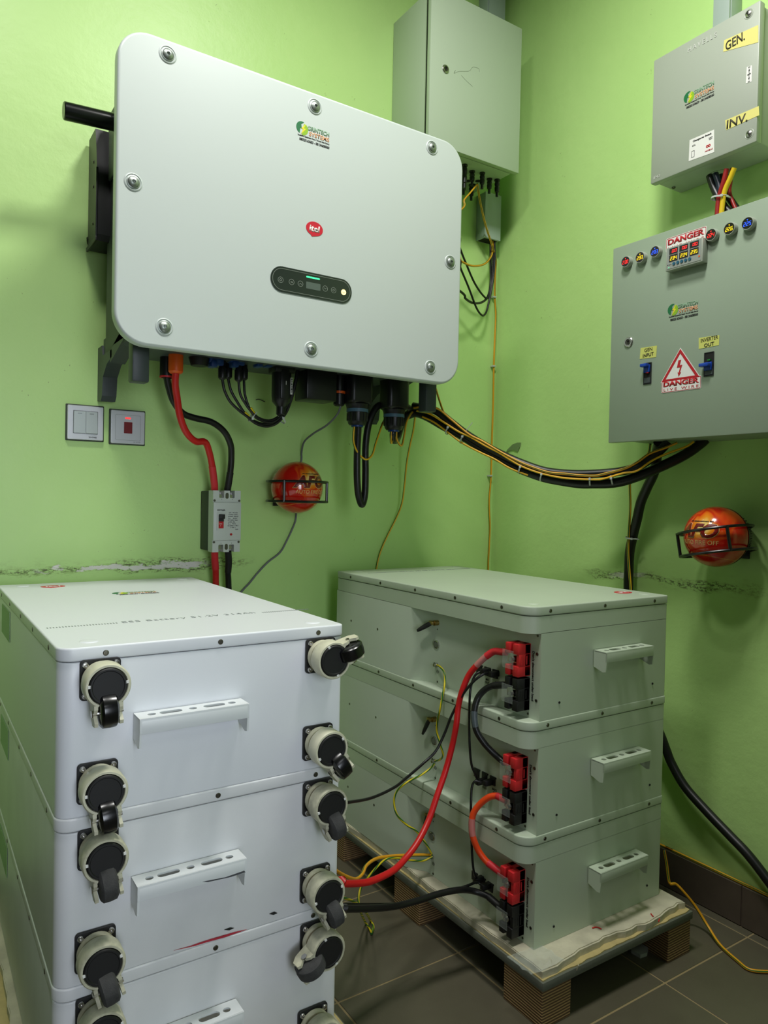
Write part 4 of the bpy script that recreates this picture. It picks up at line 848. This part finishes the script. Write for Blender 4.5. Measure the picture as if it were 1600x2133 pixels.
# ------------------------------------------------------------------ batteries
BW, BD, BH, LID = .4515, .795, .2383, .0195
def foot4(i, rs, n=7):                     # corner radii: front-right, back-right, back-left, front-left
    out = []
    for (cx, cy, a0), r in zip(((BW-i, i, -90), (BW-i, BD-i, 0), (i, BD-i, 90), (i, i, 180)), rs):
        sx = -1 if cx > BW/2 else 1; sy = 1 if cy < BD/2 else -1
        for k in range(n+1): a = math.radians(a0+90*k/n); out.append((cx+sx*r+r*math.cos(a), cy+sy*r+r*math.sin(a)))
    return out
ZB = .116
def body_mesh(recess):
    mb = MB()
    zl = BH-LID-.0012; i = .0012
    fullb = foot4(i, (.008, .010, .010, .022))
    if not recess:
        mb.add(curve_mesh([fullb], zl, .002), Matrix.Translation((0, 0, zl/2)))
    else:
        zr = .182; r = .0325
        fr = foot4(i, (.006, .010, .006, .0325), 9)
        mb.prism([(.034, i)] + fr[:20] + [(i, BD-i), (i, .419), (.034, .370)], 0, zr+.001, 'xy')
        mb.prism(fr, zr, zl, 'xy')
    return mb
def lid_mesh(recess):
    mb = MB(); f = foot4(0, (.0065, .010, .007, .034) if recess else (.009, .010, .010, .023), 9)
    me = curve_mesh([f], LID, .003); return mb.add(me, Matrix.Translation((0, 0, BH-LID/2)))
def handle_mesh(x0, x1, z1):
    D = .036; H = .038; mb = MB(); w_ = x1-x0; cx = (x0+x1)/2
    hs = [rrect(0, w_, -D, -.001, .0015, 2)] + [circ(w_*f, -D*.5, .0055, 14, .0060) for f in (.13, .5, .87)] + [rrect(w_*f-.0165, w_*f+.0165, -D*.5-.0065, -D*.5+.0065, .0062, 5) for f in (.30, .70)]
    mb.add(curve_mesh(hs, .003), Matrix.Translation((x0, 0, z1-.0015)))
    mb.box((x0, -D, z1-.022), (x1, -D+.003, z1), .0008)
    for a in (x0, x1-.003): mb.prism([(-.001, z1-.001), (-.001, z1-H+.002), (-D+.010, z1-H-.006), (-D+.002, z1-H-.004), (-D, z1-.02), (-D, z1-.001)], a, a+.003, 'yz')
    return mb
MESH = {}
def shared(key, fn, m):
    if key not in MESH: o = obj(key, fn(), m); MESH[key] = o.data; bpy.data.objects.remove(o)
    return MESH[key]
def caster(parent, x, z, ang, dusty, front=0):
    def plate_(): return MB().add(curve_mesh([rrect(-.0275, .0275, -.0285, .0285, .006, 5)], .004, .0008), Matrix.Translation((0, -.0022, 0)) @ FRONT)
    def turret(): return MB().lathe([(0, .004), (.0235, .004), (.0262, .0065), (.0268, .012), (.0255, .0165), (.020, .018), (0, .018)], (0, 0, 0), (0, -1, 0), 36)
    def adj(): return MB().lathe([(.0195, .0175), (.0215, .019), (.0215, .025), (0, .025)], (0, 0, 0), (0, -1, 0), 30)
    def hous():
        mb = MB(); gap = 27
        A = [(math.cos(math.radians(a)), math.sin(math.radians(a))) for a in range(-90+gap, 271-gap, 6)]
        rings = []
        for cx, cz in A:
            rings.append([mb.bm.verts.new((cx*r, y, cz*r)) for r, y in ((.0288, -.024), (.0306, -.027), (.0306, -.049), (.0290, -.0515), (.0262, -.0515), (.0255, -.049), (.0255, -.024))])
        for p, q in zip(rings, rings[1:]):
            for j in range(7): mb.bm.faces.new((p[j], p[(j+1) % 7], q[(j+1) % 7], q[j]))
        mb.bm.faces.new(rings[0]); mb.bm.faces.new(rings[-1][::-1])
        mb.lathe([(0, .0235), (.0285, .0235), (.029, .030), (0, .030)], (0, 0, 0), (0, -1, 0), 32)
        for sgn in (-1, 1):
            x0 = sgn*.0165; mb.prism([(-.022, -.018), (-.0515, -.024), (-.0515, -.030), (-.044, -.040), (-.052, -.048), (-.050, -.0535), (-.036, -.0545), (-.028, -.046), (-.024, -.030)], x0-.0024, x0+.0024, 'yz')
            mb.box((min(x0, x0*.82), -.0515, -.031), (max(x0, x0*.82), -.040, -.024), .001, 1)
        return mb
    def pad(): return MB().lathe([(0, .029), (.0248, .029), (.0250, .0515), (.0236, .0530), (.0215, .0530), (.0205, .0522), (0, .0522)], (0, 0, 0), (0, -1, 0), 36)
    def wheel(): return MB().lathe([(0, -.0122), (.014, -.0122), (.0205, -.0112), (.0238, -.0085), (.0245, 0), (.0238, .0085), (.0205, .0112), (.014, .0122), (0, .0122)], (0, -.0435, -.0335), (1, 0, 0), 40)
    def axle(): return MB().cyl((-.0205, -.043, -.0365), (.0205, -.043, -.0365), .0032, seg=10).cyl((-.0212, -.043, -.0365), (-.0195, -.043, -.0365), .0052, seg=6)
    def knob(): return MB().box((-.0265, -.0530, .001), (-.0225, -.0515, .005))
    def knob2(): return MB().box((.0225, -.0530, .001), (.0265, -.0515, .005))
    p = obj('caster', shared('caster', plate_, M_matte), None, parent); p.location = (x, 0, z)
    th = math.atan2(-math.cos(math.radians(ang)), -math.sin(math.radians(ang)))
    cm = M_creamworn if dusty else M_cream; sfx = '_worn' if dusty else ''
    for nm, fn, m in (('swivel_ring', turret, cm), ('adjusting_ring', adj, mat('dark_red_ring', (150, 30, 34), .5) if dusty else mat('bronze_ring', (150, 128, 104), .5)), ('caster_housing', hous, cm), ('foot_pad', pad, M_matte), ('wheel', wheel, M_dusty if dusty else M_gloss), ('axle', axle, M_steel), ('pad_clip', knob, M_paper), ('pad_clip', knob2, M_paper)):
        key = nm+fn.__name__+(sfx if m in (cm, M_dusty) or nm == 'adjusting_ring' else '')
        c = obj(nm, shared(key, fn, m), None, p)
        if nm not in ('swivel_ring',): c.rotation_euler = (0, th, 0)
    for sx in (-1, 1):
        for sz in (-1, 1): s_ = screw(p, (sx*.0205, -.0044, sz*.0215), .0047, FRONT, M_steel, 'plate_screw', .8)
    return p
def battery(loc, label, stack, row):
    R = stack == 'R'; m = M_whiteR if R else M_white
    m = m if R or row == 0 else mat('white_powder_coat_smudged', (220, 222, 224), .42, bump=.05, bscale=900, var=.09, vscale=9)
    t = thing('battery_pack', loc, label, 'battery', group='batteries of the right stack' if R else 'batteries of the left stack')
    obj('case', shared('case'+stack+str(min(row, 1)), lambda: body_mesh(R), m), None, t); obj('lid', shared('lid'+stack+str(min(row, 1)), lambda: lid_mesh(R), m), None, t)
    zs = BH-.0105
    xs = (.058, .227, .399) if R else (.063, .232, .402)
    for x in xs: screw(t, (x, .0002, zs), .0042, FRONT, M_screw, 'lid_screw', .3)
    ys = (.085, .243, .401, .560, .716) if R else (.076, .236, .386, .55, .70)
    for y in ys: screw(t, (.0002, y, zs), .0040, LEFT, M_screw, 'lid_screw', .3)
    for x in (.048, BW-.012 if R else BW-.04):
        for y in (.04, BD-.04):
            obj('lid_dimple', shared('dimple'+stack, lambda: MB().lathe([(0, 0), (.0135, 0), (.0125, .0010), (.0105, .0014), (0, .0014)], (0, 0, 0), (0, 0, 1), 24), m), None, t).location = (min(x, BW-.035), y, BH)
    if R:
        obj('handle', shared('handleR', lambda: handle_mesh(.193, .353, .1335), M_whiteR), None, t).location = (0, 0, 0)
        for x, z in ((.091, .032), (.400, .034)): obj('screw_hole', shared('hole', lambda: MB().cyl((0, -.0004, 0), (0, .0006, 0), .0026, seg=10), M_darkhole), None, t).location = (x, 0, z)
        for y, z in ((.571, .102), (.710, .104)): obj('screw_hole', MB().cyl((.0006, y, z), (.0026, y, z), .0032, seg=10), M_screw, t)
        X = .034
        def yl(Y): return Y+.906                      # measured world y -> local
        for k, (Y, Z) in enumerate(((-.895, .138), (-.895, .041), (-.872, .008), (-.56, .006), (-.895, .176), (-.72, .178), (-.55, .178))):
            screw(t, (X-.0002, yl(Y), Z), .0034 if k < 2 else .0026, LEFT, M_screw, 'plate_screw', .3)
        lettering('warning_lettering', "Don't disconnect under load", .104, .0062, (X-.0002, yl(-.8845), .090), M_sblack, t, face=LEFT, rot=-PI/2, bold=.02)
        # power terminals
        for nm, z0, mt in (('positive_terminal', .089, M_redt), ('negative_terminal', .017, M_matte)):
            mb = MB(); a, b = yl(-.876), yl(-.837); H = .068; D = .036; w_ = b-a; lo, hi = z0+.022, z0+H-.022
            mb.box((X-D*.45, a, z0), (X, b, z0+H), .001)                       # base
            mb.box((X-D*.92, a, lo-.001), (X-.002, a+.008, hi+.001), .0008)    # front cheek at lug height
            for q0, q1, up in ((z0, lo, 0), (hi, z0+H, 1)):
                mb.box((X-D, a, q0), (X, a+w_*.42, q1), .0015); mb.box((X-D, a+w_*.64, q0), (X, b, q1), .0015)
                mb.box((X-D*.8, a+w_*.42, q0+(.004 if up == 0 else 0)), (X, a+w_*.64, q1-(.004 if up else 0)))
            for k in range(3): mb.box((X-D*.75+k*.007, a-.0005, lo+.003), (X-D*.75+k*.007+.003, a+.001, hi-.003))
            tm = obj(nm, mb, mt, t)
            zc = z0+H/2; obj('lug', MB().box((X-D*.66, a+.010, zc-.010), (X-D*.58, b+.006, zc+.010), .001).cyl((X-D*.66, a+.021, zc), (X-D*.88, a+.021, zc), .0078, seg=6).cyl((X-D*.8, a+.021, zc), (X-D-.002, a+.021, zc), .0045, seg=12), M_steel, tm)
            obj('clear_cover', MB().box((X-D-.0045, a+.010, zc-.019), (X-D-.003, b+.004, zc+.019), .0005, 1), M_clear, tm)
        # ports
        for k in range(3):
            yc = yl(-.715-.027*k); pt = obj('data_port', MB().box((X-.003, yc-.0085, .060), (X+.0005, yc+.0085, .080), .0008).box((X-.0034, yc-.011, .0765), (X+.0, yc-.0085, .080)), M_matte, t)
        for k, (tx, Y) in enumerate((('M/S\nIN', -.775), ('M/S\nOUT', -.742))): lettering('port_lettering', tx, .014, .012, (X-.0002, yl(Y), .048), M_sblack, t, face=LEFT, bold=.01)
        # isolating key, button, earth studs
        ky, kz = yl(-.556), .151
        kk = obj('isolating_key', MB().cyl((X, ky, kz), (X-.012, ky, kz), .0065, seg=14).box((X-.020, ky-.003, kz-.004), (X-.010, ky+.012, kz+.005), .002), M_brass, t)
        d = Vector((-.022, .028, -.022)) if row == 0 else Vector((-.006, .018, -.040)) if row == 1 else Vector((-.006, .008, -.046))
        p0 = Vector((X-.015, ky+.006, kz)); obj('key_grip', MB().tube([p0, p0+d*.25, p0+d*.7, p0+d], lambda f: .0040+.0035*math.sin(PI*min(1, .25+f*.7)), seg=12, flat=.7), M_matte, kk)
        lettering('port_lettering', 'A', .004, .004, (X-.0002, ky, kz-.016), M_sblack, t, face=LEFT)
        by = yl(-.554); bz = .097
        bt = obj('power_button', MB().lathe([(.0105, 0), (.0105, .003), (.0085, .0038), (.0080, .002), (0, .002)], (X, by, bz), (-1, 0, 0), 24), M_steel, t)
        obj('button_cap', MB().lathe([(.0072, .002), (.0072, .0042), (0, .0046)], (X, by, bz), (-1, 0, 0), 20), mat('dull_button', (104, 110, 98), .5), bt)
        obj('earth_stud', MB().cyl((X, yl(-.556), .047), (X-.010, yl(-.556), .047), .0035, seg=10).cyl((X, yl(-.556), .047), (X-.004, yl(-.556), .047), .0062, seg=6), M_steel, t)
        obj('indicator_hole', MB().cyl((X+.0004, yl(-.546), .048), (X-.0006, yl(-.546), .048), .0030, seg=12), M_darkhole, t)
        outline('earth_mark', [circ(0, 0, .0042, 16), circ(0, 0, .0035, 16)], .0005, (X-.0003, yl(-.560), .031), M_sblack, t, face=LEFT)
        outline('earth_mark', [[(-.0004, .0018), (.0004, .0018), (.0004, -.0002), (.002, -.0002), (.002, -.0009), (-.002, -.0009), (-.002, -.0002), (-.0004, -.0002)]], .0005, (X-.0003, yl(-.560), .031), M_sblack, t, face=LEFT)
    else:
        obj('handle', shared('handleL', lambda: handle_mesh(.102, .266, .1365), M_handle), None, t)
        for x, z, i in ((.0555, .1925, 0), (.4055, .1905, 1), (.0535, .0475, 2), (.4035, .0455, 3)):
            an = {0: (-88, 20, -84, -58), 1: (-84, -74, -76, -72), 2: (-80, 205, -80, -70)}[row][i]
            caster(t, x, z, an, row > 0)
        obj('side_cutout_patch', MB().box((-.0004, .554, .150), (.0006, .690, .210)), mat('pale_green_patch', (134, 172, 118), .5), t, smooth=0)  # flat green patch standing in for a hand-hold cutout showing the wall behind
    return t
RB = [battery((-.697, -.906, ZB+BH*(2-i)), ['top white battery of the right stack, red cable on its red terminal', 'middle battery of the right stack, orange cable on its black terminal', 'bottom battery of the right stack, resting on foam on the pallet'][i], 'R', i) for i in range(3)]
LB = [battery((-1.584, -.904, ZB+BH*(2-i)), ['top battery of the left stack, with shiny black wheels on its front', 'second battery of the left stack, with dusty wheels and a scuffed handle', 'lowest battery in view of the left stack, red scuff along its lid'][i], 'L', i) for i in range(3)]
# prints on the two top lids
def hash_bars(parent, x0, x1, y, n, z, h=.008):
    mb = MB(); p = (x1-x0)/n
    for k in range(n): mb.box((x0+k*p, y-h/2, z), (x0+k*p+p*.45, y+h/2, z+.0003))
    return obj('printed_bars', mb, M_ink, parent, smooth=0)
ID = Matrix()
t = LB[0]; tx = lambda X: X+1.584; ty = lambda Y: Y+.904
hash_bars(t, tx(-1.572), tx(-1.462), ty(-.727), 24, BH); hash_bars(t, tx(-1.206), tx(-1.110), ty(-.730), 24, BH)
lettering('printed_lettering', 'ESS Battery 51.2V 314Ah', .236, .019, (tx(-1.338), ty(-.7265), BH), M_ink, t, face=ID, bold=-.003, spacing=1.15)
company_logo(t, 0, 0, .092, 0, face=ID, loc=(tx(-1.342), ty(-.362), BH))
brand_badge(t, (tx(-1.478), BD-.072, BH+.0002), .052, face=ID)
t = RB[0]
RZ_ = PI
hash_bars(t, .05, .155, BD-.092, 24, BH); hash_bars(t, .36, .43, BD-.092, 18, BH)
lettering('printed_lettering', 'ESS Battery 51.2V 314Ah', .200, .018, (.258, BD-.092, BH), M_ink, t, face=ID, rot=PI, bold=-.003, spacing=1.15)
brand_badge(t, (.390, .083, BH+.0002), .050, face=ID, rot=PI)
# scuffs that belong to the left stack
q0 = WY(366, 1977, -.9045); 
obj('red_scuff', MB().prism([((p.x+1.584), (p.z-LB[2].location.z)) for p in (WY(362, 1980, -.9045), WY(404, 1971, -.9045), WY(430, 1963, -.9045), WY(470, 1952, -.9045), WY(515, 1936, -.9045), WY(488, 1942, -.9045), WY(440, 1956, -.9045), WY(418, 1963, -.9045), WY(396, 1971, -.9045))], -.0006, -.0001), mat('red_scuff_paint', (176, 40, 58), .6), LB[2], smooth=0)
for a, b, c_2, par in ((1178, 1903, 14, 2), (968, 1935, 20, 2)):
    pass
for pp_ in (((561, 1904), (570, 1906), (578, 1902), (572, 1899)), ((467, 1937), (478, 1938), (488, 1933), (480, 1932))):
    obj('dark_scuff', MB().prism([((p.x+1.584), (p.z-LB[1].location.z)) for p in (WY(u, v, -.9045) for u, v in pp_)], -.0006, -.0001), M_sblack, LB[1], smooth=0)

obj('handle_scuff', MB().prism([(.196, .1195), (.232, .1165), (.262, .1185), (.264, .1155), (.240, .1145), (.205, .1165)], -.0363, -.0359), mat('dark_smudge', (70, 72, 76), .7), LB[1], smooth=0)

# ------------------------------------------------------------------ pallets
def pallet(x0, x1, y0, y1, label, cat='pallet'):
    t = thing('pallet', ((x0+x1)/2, (y0+y1)/2, 0), label, cat)
    n = 26; zt = .100
    rnd = random.Random(3)
    obj('deck_board', MB().box((x0, y0, .080), (x1, y1, .0975), .001), M_board, t, world=True)
    edge = []
    for k in range(n+1): edge.append((x0+.004+(x1-x0-.008)*k/n, y0+.003+.004*rnd.random()))
    poly = edge+[(x1-.004, y1-.003), (x0+.004, y1-.003)]
    obj('veneer_top', MB().prism(poly, .0975, zt, 'xy'), M_ply, t, world=True, smooth=0)
    bw_, bd_ = .082, .11
    for ix_, xx in enumerate((x0+.003, (x0+x1)/2-bw_/2, x1-bw_-.003)):
        for yy_ in (y0+.004, y0+.415, y1-bd_-.004):
            if ix_ == 1 and yy_ < y0+.1: continue
            obj('plywood_block', MB().box((xx, yy_, .0005), (xx+bw_, yy_+bd_, .080), .0008, 1), M_block, t, world=True, smooth=0)
    return t
pallet(-.704, -.215, -.972, -.075, 'small wooden pallet with plywood blocks under the right battery stack')
pallet(-1.622, -1.090, -.985, -.075, 'wooden pallet under the left battery stack, mostly hidden')
# foam sheets
def foam(name, x0, x1, y0, y1, z0, z1, label):
    rnd = random.Random(11); pts = []
    def edge(a, b, n, amp, rev=False):
        for k in range(n):
            f = k/n; p = (a[0]+(b[0]-a[0])*f, a[1]+(b[1]-a[1])*f); nx, ny = (b[1]-a[1]), -(b[0]-a[0]); L_ = math.hypot(nx, ny)
            o_ = amp*(rnd.random()-.5)+amp*.8*math.sin(f*9+a[0]*7); pts.append((p[0]+nx/L_*o_, p[1]+ny/L_*o_))
    edge((x0, y0), (x1, y0), 24, .007); edge((x1, y0), (x1, y1), 20, .003); edge((x1, y1), (x0, y1), 14, .003); edge((x0, y1), (x0, y0), 30, .004)
    mb = MB(); mb.prism(pts, z0, z1-.002, 'xy'); c0 = Vector(((x0+x1)/2, (y0+y1)/2))
    pts2 = [tuple(c0+(Vector(p)-c0)*.992) for p in pts]; mb.prism(pts2, z1-.002, z1, 'xy')
    return obj(name, mb, M_foam, label=label, cat='foam sheet', smooth=0)
foam('foam_sheet', -.697, -.222, -.958, -.10, .1002, ZB-.0005, 'stained white foam sheet on the pallet under the right battery stack')
foam('foam_sheet', -1.600, -1.105, -.940, -.10, .1002, ZB-.0005, 'white foam sheet under the left battery stack, mostly hidden')
# bits of plastic film, wire scraps, tile chip
rnd = random.Random(5); mb = MB()
cpt = WZ(1118, 1998, .118); g_ = [[None]*7 for _ in range(7)]
for i in range(7):
    for j in range(7):
        g_[i][j] = mb.bm.verts.new((cpt.x-.045+i*.015+rnd.uniform(-.004, .004), cpt.y-.03+j*.011+rnd.uniform(-.003, .003), .1168+max(0, rnd.uniform(-.003, .007))*(1 if 0 < i < 6 and 0 < j < 6 else .2)))
for i in range(6):
    for j in range(6): mb.bm.faces.new((g_[i][j], g_[i+1][j], g_[i+1][j+1], g_[i][j+1]))
obj('plastic_film', mb, mat('crumpled_clear_film', (220, 230, 225), .08, alpha=.25), label='crumpled clear plastic film at the front corner of the right pallet', cat='plastic film', smooth=0)
for l, lb in (([(1234, 1933), (1243, 1931), (1253, 1935)], 'curved red wire scrap on the foam below the right stack'), ([(1356, 1903), (1359, 1907), (1361, 1909)], 'tiny red wire scrap on the foam near the pallet\'s right corner'), ([(1374, 1914), (1372, 1920)], 'tiny dark red scrap hanging at the pallet\'s front edge')):
    obj('wire_scrap', MB().tube([WZ(u, v, ZB+.0012) for u, v in l], .0013, seg=6), mat('red_scrap', (196, 40, 34), .5), label=lb, cat='scrap')
ch_ = [WZ(u, v, .0) for u, v in ((1307, 1975), (1330, 1972), (1351, 1978), (1348, 1992), (1334, 1997), (1315, 1986))]
obj('tile_fragment', MB().prism([(p.x, p.y) for p in ch_], .0005, .009, 'xy'), M_greyC, label='broken piece of pale tile lying under the right pallet', cat='tile fragment', smooth=0)
obj('white_splinter', MB().tube([WZ(1205, 2010, .108), WZ(1203, 2016, .1), WZ(1201, 2021, .092)], .0012, seg=6), M_foam, label='thin pale splinter hanging at the right pallet\'s front edge', cat='splinter')

# ------------------------------------------------------------------ battery wiring of the right stack
XT = -.663-.021
def PV(l, x0, x1=None): return PX(l, x0, x1)
ends = [(-.045,)]
rp = PX([(1057, 1358, XT), (1045, 1358, XT), (1029, 1357, XT-.002), (1013, 1367, XT-.01), (995, 1384, XT-.02), (977, 1406, XT-.03), (964, 1436, XT-.04), (955, 1470, XT-.045), (950.5, 1510, XT-.05), (941.5, 1556, XT-.055), (928, 1606, XT-.07), (910, 1659, XT-.10), (892, 1711, XT-.13), (869, 1756, XT-.17), (843, 1790, XT-.21), (818, 1814, XT-.25), (774, 1835, XT-.31), (742, 1840, XT-.35), (712, 1840, XT-.39), (690, 1838, XT-.41)], 0)
rp += [Vector((rp[-1].x+.02, -.35, .05)), Vector((-1.04, -.16, .012)), Vector((-.99, -.10, .012))]
c = cable('battery_cable', rp, .0068, M_red, 'long thick red cable from the top red terminal sweeping down to the floor')
obj('cable_lug_sleeve', MB().tube(rp[0:4], .0077), M_redend, c); P_ = PX([(1006, 1373), (994, 1385)], XT-.016); obj('cable_label', MB().tube(catmull(rp)[24:34], .0071, smooth=False), mat('clear_label_sleeve', (190, 120, 116), .4), c)
bp_ = PX([(1055, 1427, XT), (1043, 1427, XT), (1029, 1428, XT-.002), (1011, 1436, XT-.012), (996, 1453, XT-.024), (989, 1476, XT-.034), (988, 1499, XT-.038), (993, 1523, XT-.036), (1007, 1546, XT-.026), (1022, 1563, XT-.014), (1038, 1578, XT-.004), (1052, 1590, XT)], 0)
c = cable('link_cable', bp_, .0070, M_cable, 'thick black link cable from the top black terminal to the middle red terminal')
obj('cable_label', MB().tube(catmull(bp_)[42:54], .0074, smooth=False), mat('grey_label_sleeve', (70, 80, 84), .4), c); obj('cable_lug_sleeve', MB().tube(bp_[0:3], .0078), M_matte, c)
op = PX([(1056, 1668, XT), (1048, 1664, XT), (1036, 1658, XT-.002), (1018, 1661, XT-.012), (998, 1677, XT-.024), (985, 1698, XT-.034), (983, 1727, XT-.038), (987, 1749, XT-.036), (998, 1774, XT-.026), (1016, 1797, XT-.014), (1036, 1812, XT-.004), (1052, 1824, XT)], 0)
c = cable('link_cable', op, .0070, M_orangec, 'thick orange link cable from the middle black terminal to the bottom red terminal')
obj('cable_label', MB().tube(catmull(op)[42:54], .0074, smooth=False), mat('pink_label_sleeve', (186, 110, 104), .4), c); obj('cable_lug_sleeve', MB().tube(op[0:3], .0078), M_redend, c); obj('cable_lug_sleeve', MB().tube(op[-3:], .0078), M_redend, c)
np_ = PX([(1056, 1897, XT), (1040, 1887, XT), (1018, 1868, XT-.006), (986, 1856, XT-.03), (955, 1854, XT-.07), (914, 1862, XT-.12), (867, 1877, XT-.18), (821, 1888, XT-.24), (774, 1892, XT-.31), (720, 1893, XT-.38), (695, 1892, XT-.41)], 0)
np_ += [Vector((np_[-1].x+.02, -.38, .03)), Vector((-1.02, -.18, .012)), Vector((-.95, -.11, .012))]
c = cable('battery_cable', np_, .0068, M_cable, 'thick black cable from the bottom black terminal going left just above the floor')
obj('cable_lug_sleeve', MB().tube(np_[0:3], .0077), M_matte, c)
XS = -.668
def comm(pts, r, label, plugs=()):
    c = cable('data_cable', PX(pts, 0), r, M_cable, label)
    for (u, v, x, d) in plugs: p = WX(u, v, x); obj('plug', MB().box((p.x-.012, p.y-.006, p.z-.006), (p.x+.014, p.y+.006, p.z+.006), .0015), M_matte, c)
    return c
comm([(1030, 1404, XS), (1016, 1402, XS-.016), (1004, 1406, XS-.03), (986, 1420, XS-.045), (964, 1447, XS-.058), (941, 1490, XS-.07), (926, 1528, XS-.08), (908, 1564, XS-.10), (883, 1589, XS-.13), (847, 1620, XS-.19), (820, 1641, XS-.24), (774, 1662, XS-.31), (727, 1671, XS-.39), (705, 1672, XS-.42)], .0030, 'thin black data cable from the top battery going left behind the left stack', ((1029, 1404, XS-.006, 0),))
comm([(1012, 1398, XS), (999, 1400, XS-.016), (989, 1408, XS-.026), (982, 1427, XS-.034), (978.6, 1454, XS-.040), (977.5, 1510, XS-.042), (978.6, 1555, XS-.042), (982, 1591, XS-.036), (988.8, 1610, XS-.028), (995, 1624, XS-.016), (1003, 1630, XS)], .0027, 'thin black data cable hanging from the top battery to the middle one', ((1012, 1398, XS-.006, 0), (1001, 1628, XS-.008, 0)))
comm([(1018, 1630, XS), (1004, 1630, XS-.014), (991, 1627, XS-.026), (983, 1640, XS-.034), (981, 1684, XS-.042), (982, 1742, XS-.042), (984, 1787, XS-.038), (987, 1815, XS-.028), (992, 1828, XS-.014), (1000, 1832, XS)], .0027, 'thin black data cable hanging from the middle battery to the bottom one', ((1017, 1630, XS-.008, 0), (997, 1832, XS-.006, 0)))
comm([(1018, 1845, XS), (1008, 1848, XS-.012), (994, 1838, XS-.022), (971, 1846, XS-.06), (930, 1859, XS-.11), (883, 1872, XS-.16), (840, 1882, XS-.22), (790, 1884, XS-.29), (722, 1884, XS-.38), (698, 1882, XS-.41)], .0030, 'thin black data cable from the bottom battery going left beside the thick one', ((1012, 1846, XS-.008, 0),))
def earth(pts, label, r=.0026, m=None): return cable('earth_wire', PX(pts, 0), r, m or M_earth2, label, 'wire')
earth([(911, 1385, XS-.004), (917, 1389, XS-.010), (925, 1400, XS-.014), (927, 1418, XS-.02), (923.5, 1442, XS-.032), (917, 1476, XS-.042), (912, 1499, XS-.042), (910, 1523, XS-.040), (917, 1550, XS-.034), (923, 1572, XS-.022), (917, 1582, XS-.012), (907, 1585, XS-.004)], 'yellow green wire from the top battery\'s stud to the middle battery')
earth([(905, 1590, XS-.006), (896, 1601, XS-.014), (874, 1616, XS-.045), (847, 1630, XS-.085), (827, 1648, XS-.10), (821, 1670, XS-.105), (827, 1697, XS-.10), (847, 1718, XS-.075), (867, 1731, XS-.05), (881, 1749, XS-.03), (892, 1765, XS-.015), (899, 1779, XS-.005)], 'yellow green wire bowing left between the middle and bottom batteries')
earth([(900, 1781, XS-.005), (890, 1781, XS-.012), (867, 1781, XS-.05), (821, 1783, XS-.12), (786, 1788, XS-.18), (764, 1802, XS-.23), (755, 1820, XS-.26), (742, 1831, XS-.29), (727, 1828, XS-.33), (710, 1820, XS-.36), (694, 1810, XS-.39)], 'thicker plain yellow wire from the bottom battery\'s stud going left', .0038, M_earth3)
ft = [WX(901, 1785, XS-.005), WX(880, 1793, XS-.03), WX(855, 1792, XS-.07), WX(821, 1787, XS-.13), WX(799, 1793, XS-.16), WX(777, 1815, XS-.20), WX(755, 1843, XS-.24), WX(747, 1871, XS-.26), WX(750, 1896, XS-.26), WZ(761, 1921, .012), WZ(770, 1934, .006), WZ(774, 1945, .005)]
cable('earth_wire', ft, .0026, M_earth2, 'striped yellow green wire from the bottom battery curling down to the floor', 'wire')
ft = [WX(700, 1866, XS-.40), WX(719, 1871, XS-.37), WX(742, 1881, XS-.32), WX(761, 1899, XS-.28), WZ(771, 1916, .012), WZ(778, 1930, .006), WZ(774, 1945, .0055)]
cable('earth_wire', ft, .0026, M_earth2, 'striped yellow green wire from the left stack ending on the floor', 'wire')
# right wall floor level
P = PX([(1322, 1400, -.075), (1345, 1460, -.06), (1376, 1530, -.04), (1388, 1562, -.032), (1400, 1592, -.028), (1428, 1640, -.028), (1475, 1693, -.028), (1522, 1742, -.028), (1559, 1781, -.028), (1600, 1834, -.028), (1640, 1890, -.03), (1690, 1960, -.04)], 0)
cable('power_cable', P, .0120, M_cable, 'very thick black cable slanting down the right wall beside the right stack')
P = PX([(1370, 1755, -.012), (1386, 1763, -.010), (1444, 1794, -.010), (1506, 1824, -.010), (1600, 1867, -.010), (1660, 1898, -.010)], 0); P = [Vector((-.0085, -.16, .1055))]+[Vector((-.0085, p.y, .1055)) for p in P]
cable('earth_wire', P, .0035, M_earth3, 'yellow wire lying on top of the brown skirting', 'wire')
P = [WX(1384, 1772, -.05), WX(1389, 1800, -.07), WX(1393, 1832, -.13), WZ(1397, 1841, .112), WZ(1408, 1842, .108), WZ(1425, 1859, .09), WZ(1450, 1890, .055), WZ(1475, 1930, .02), WZ(1500, 1968, .006), WZ(1537, 2002, .0045), WZ(1562, 2020, .0045), WZ(1600, 2024, .0045), WZ(1640, 2022, .0045)]
cable('earth_wire', P, .0036, M_earth3, 'yellow green wire dropping off the right pallet onto the floor tiles', 'wire')
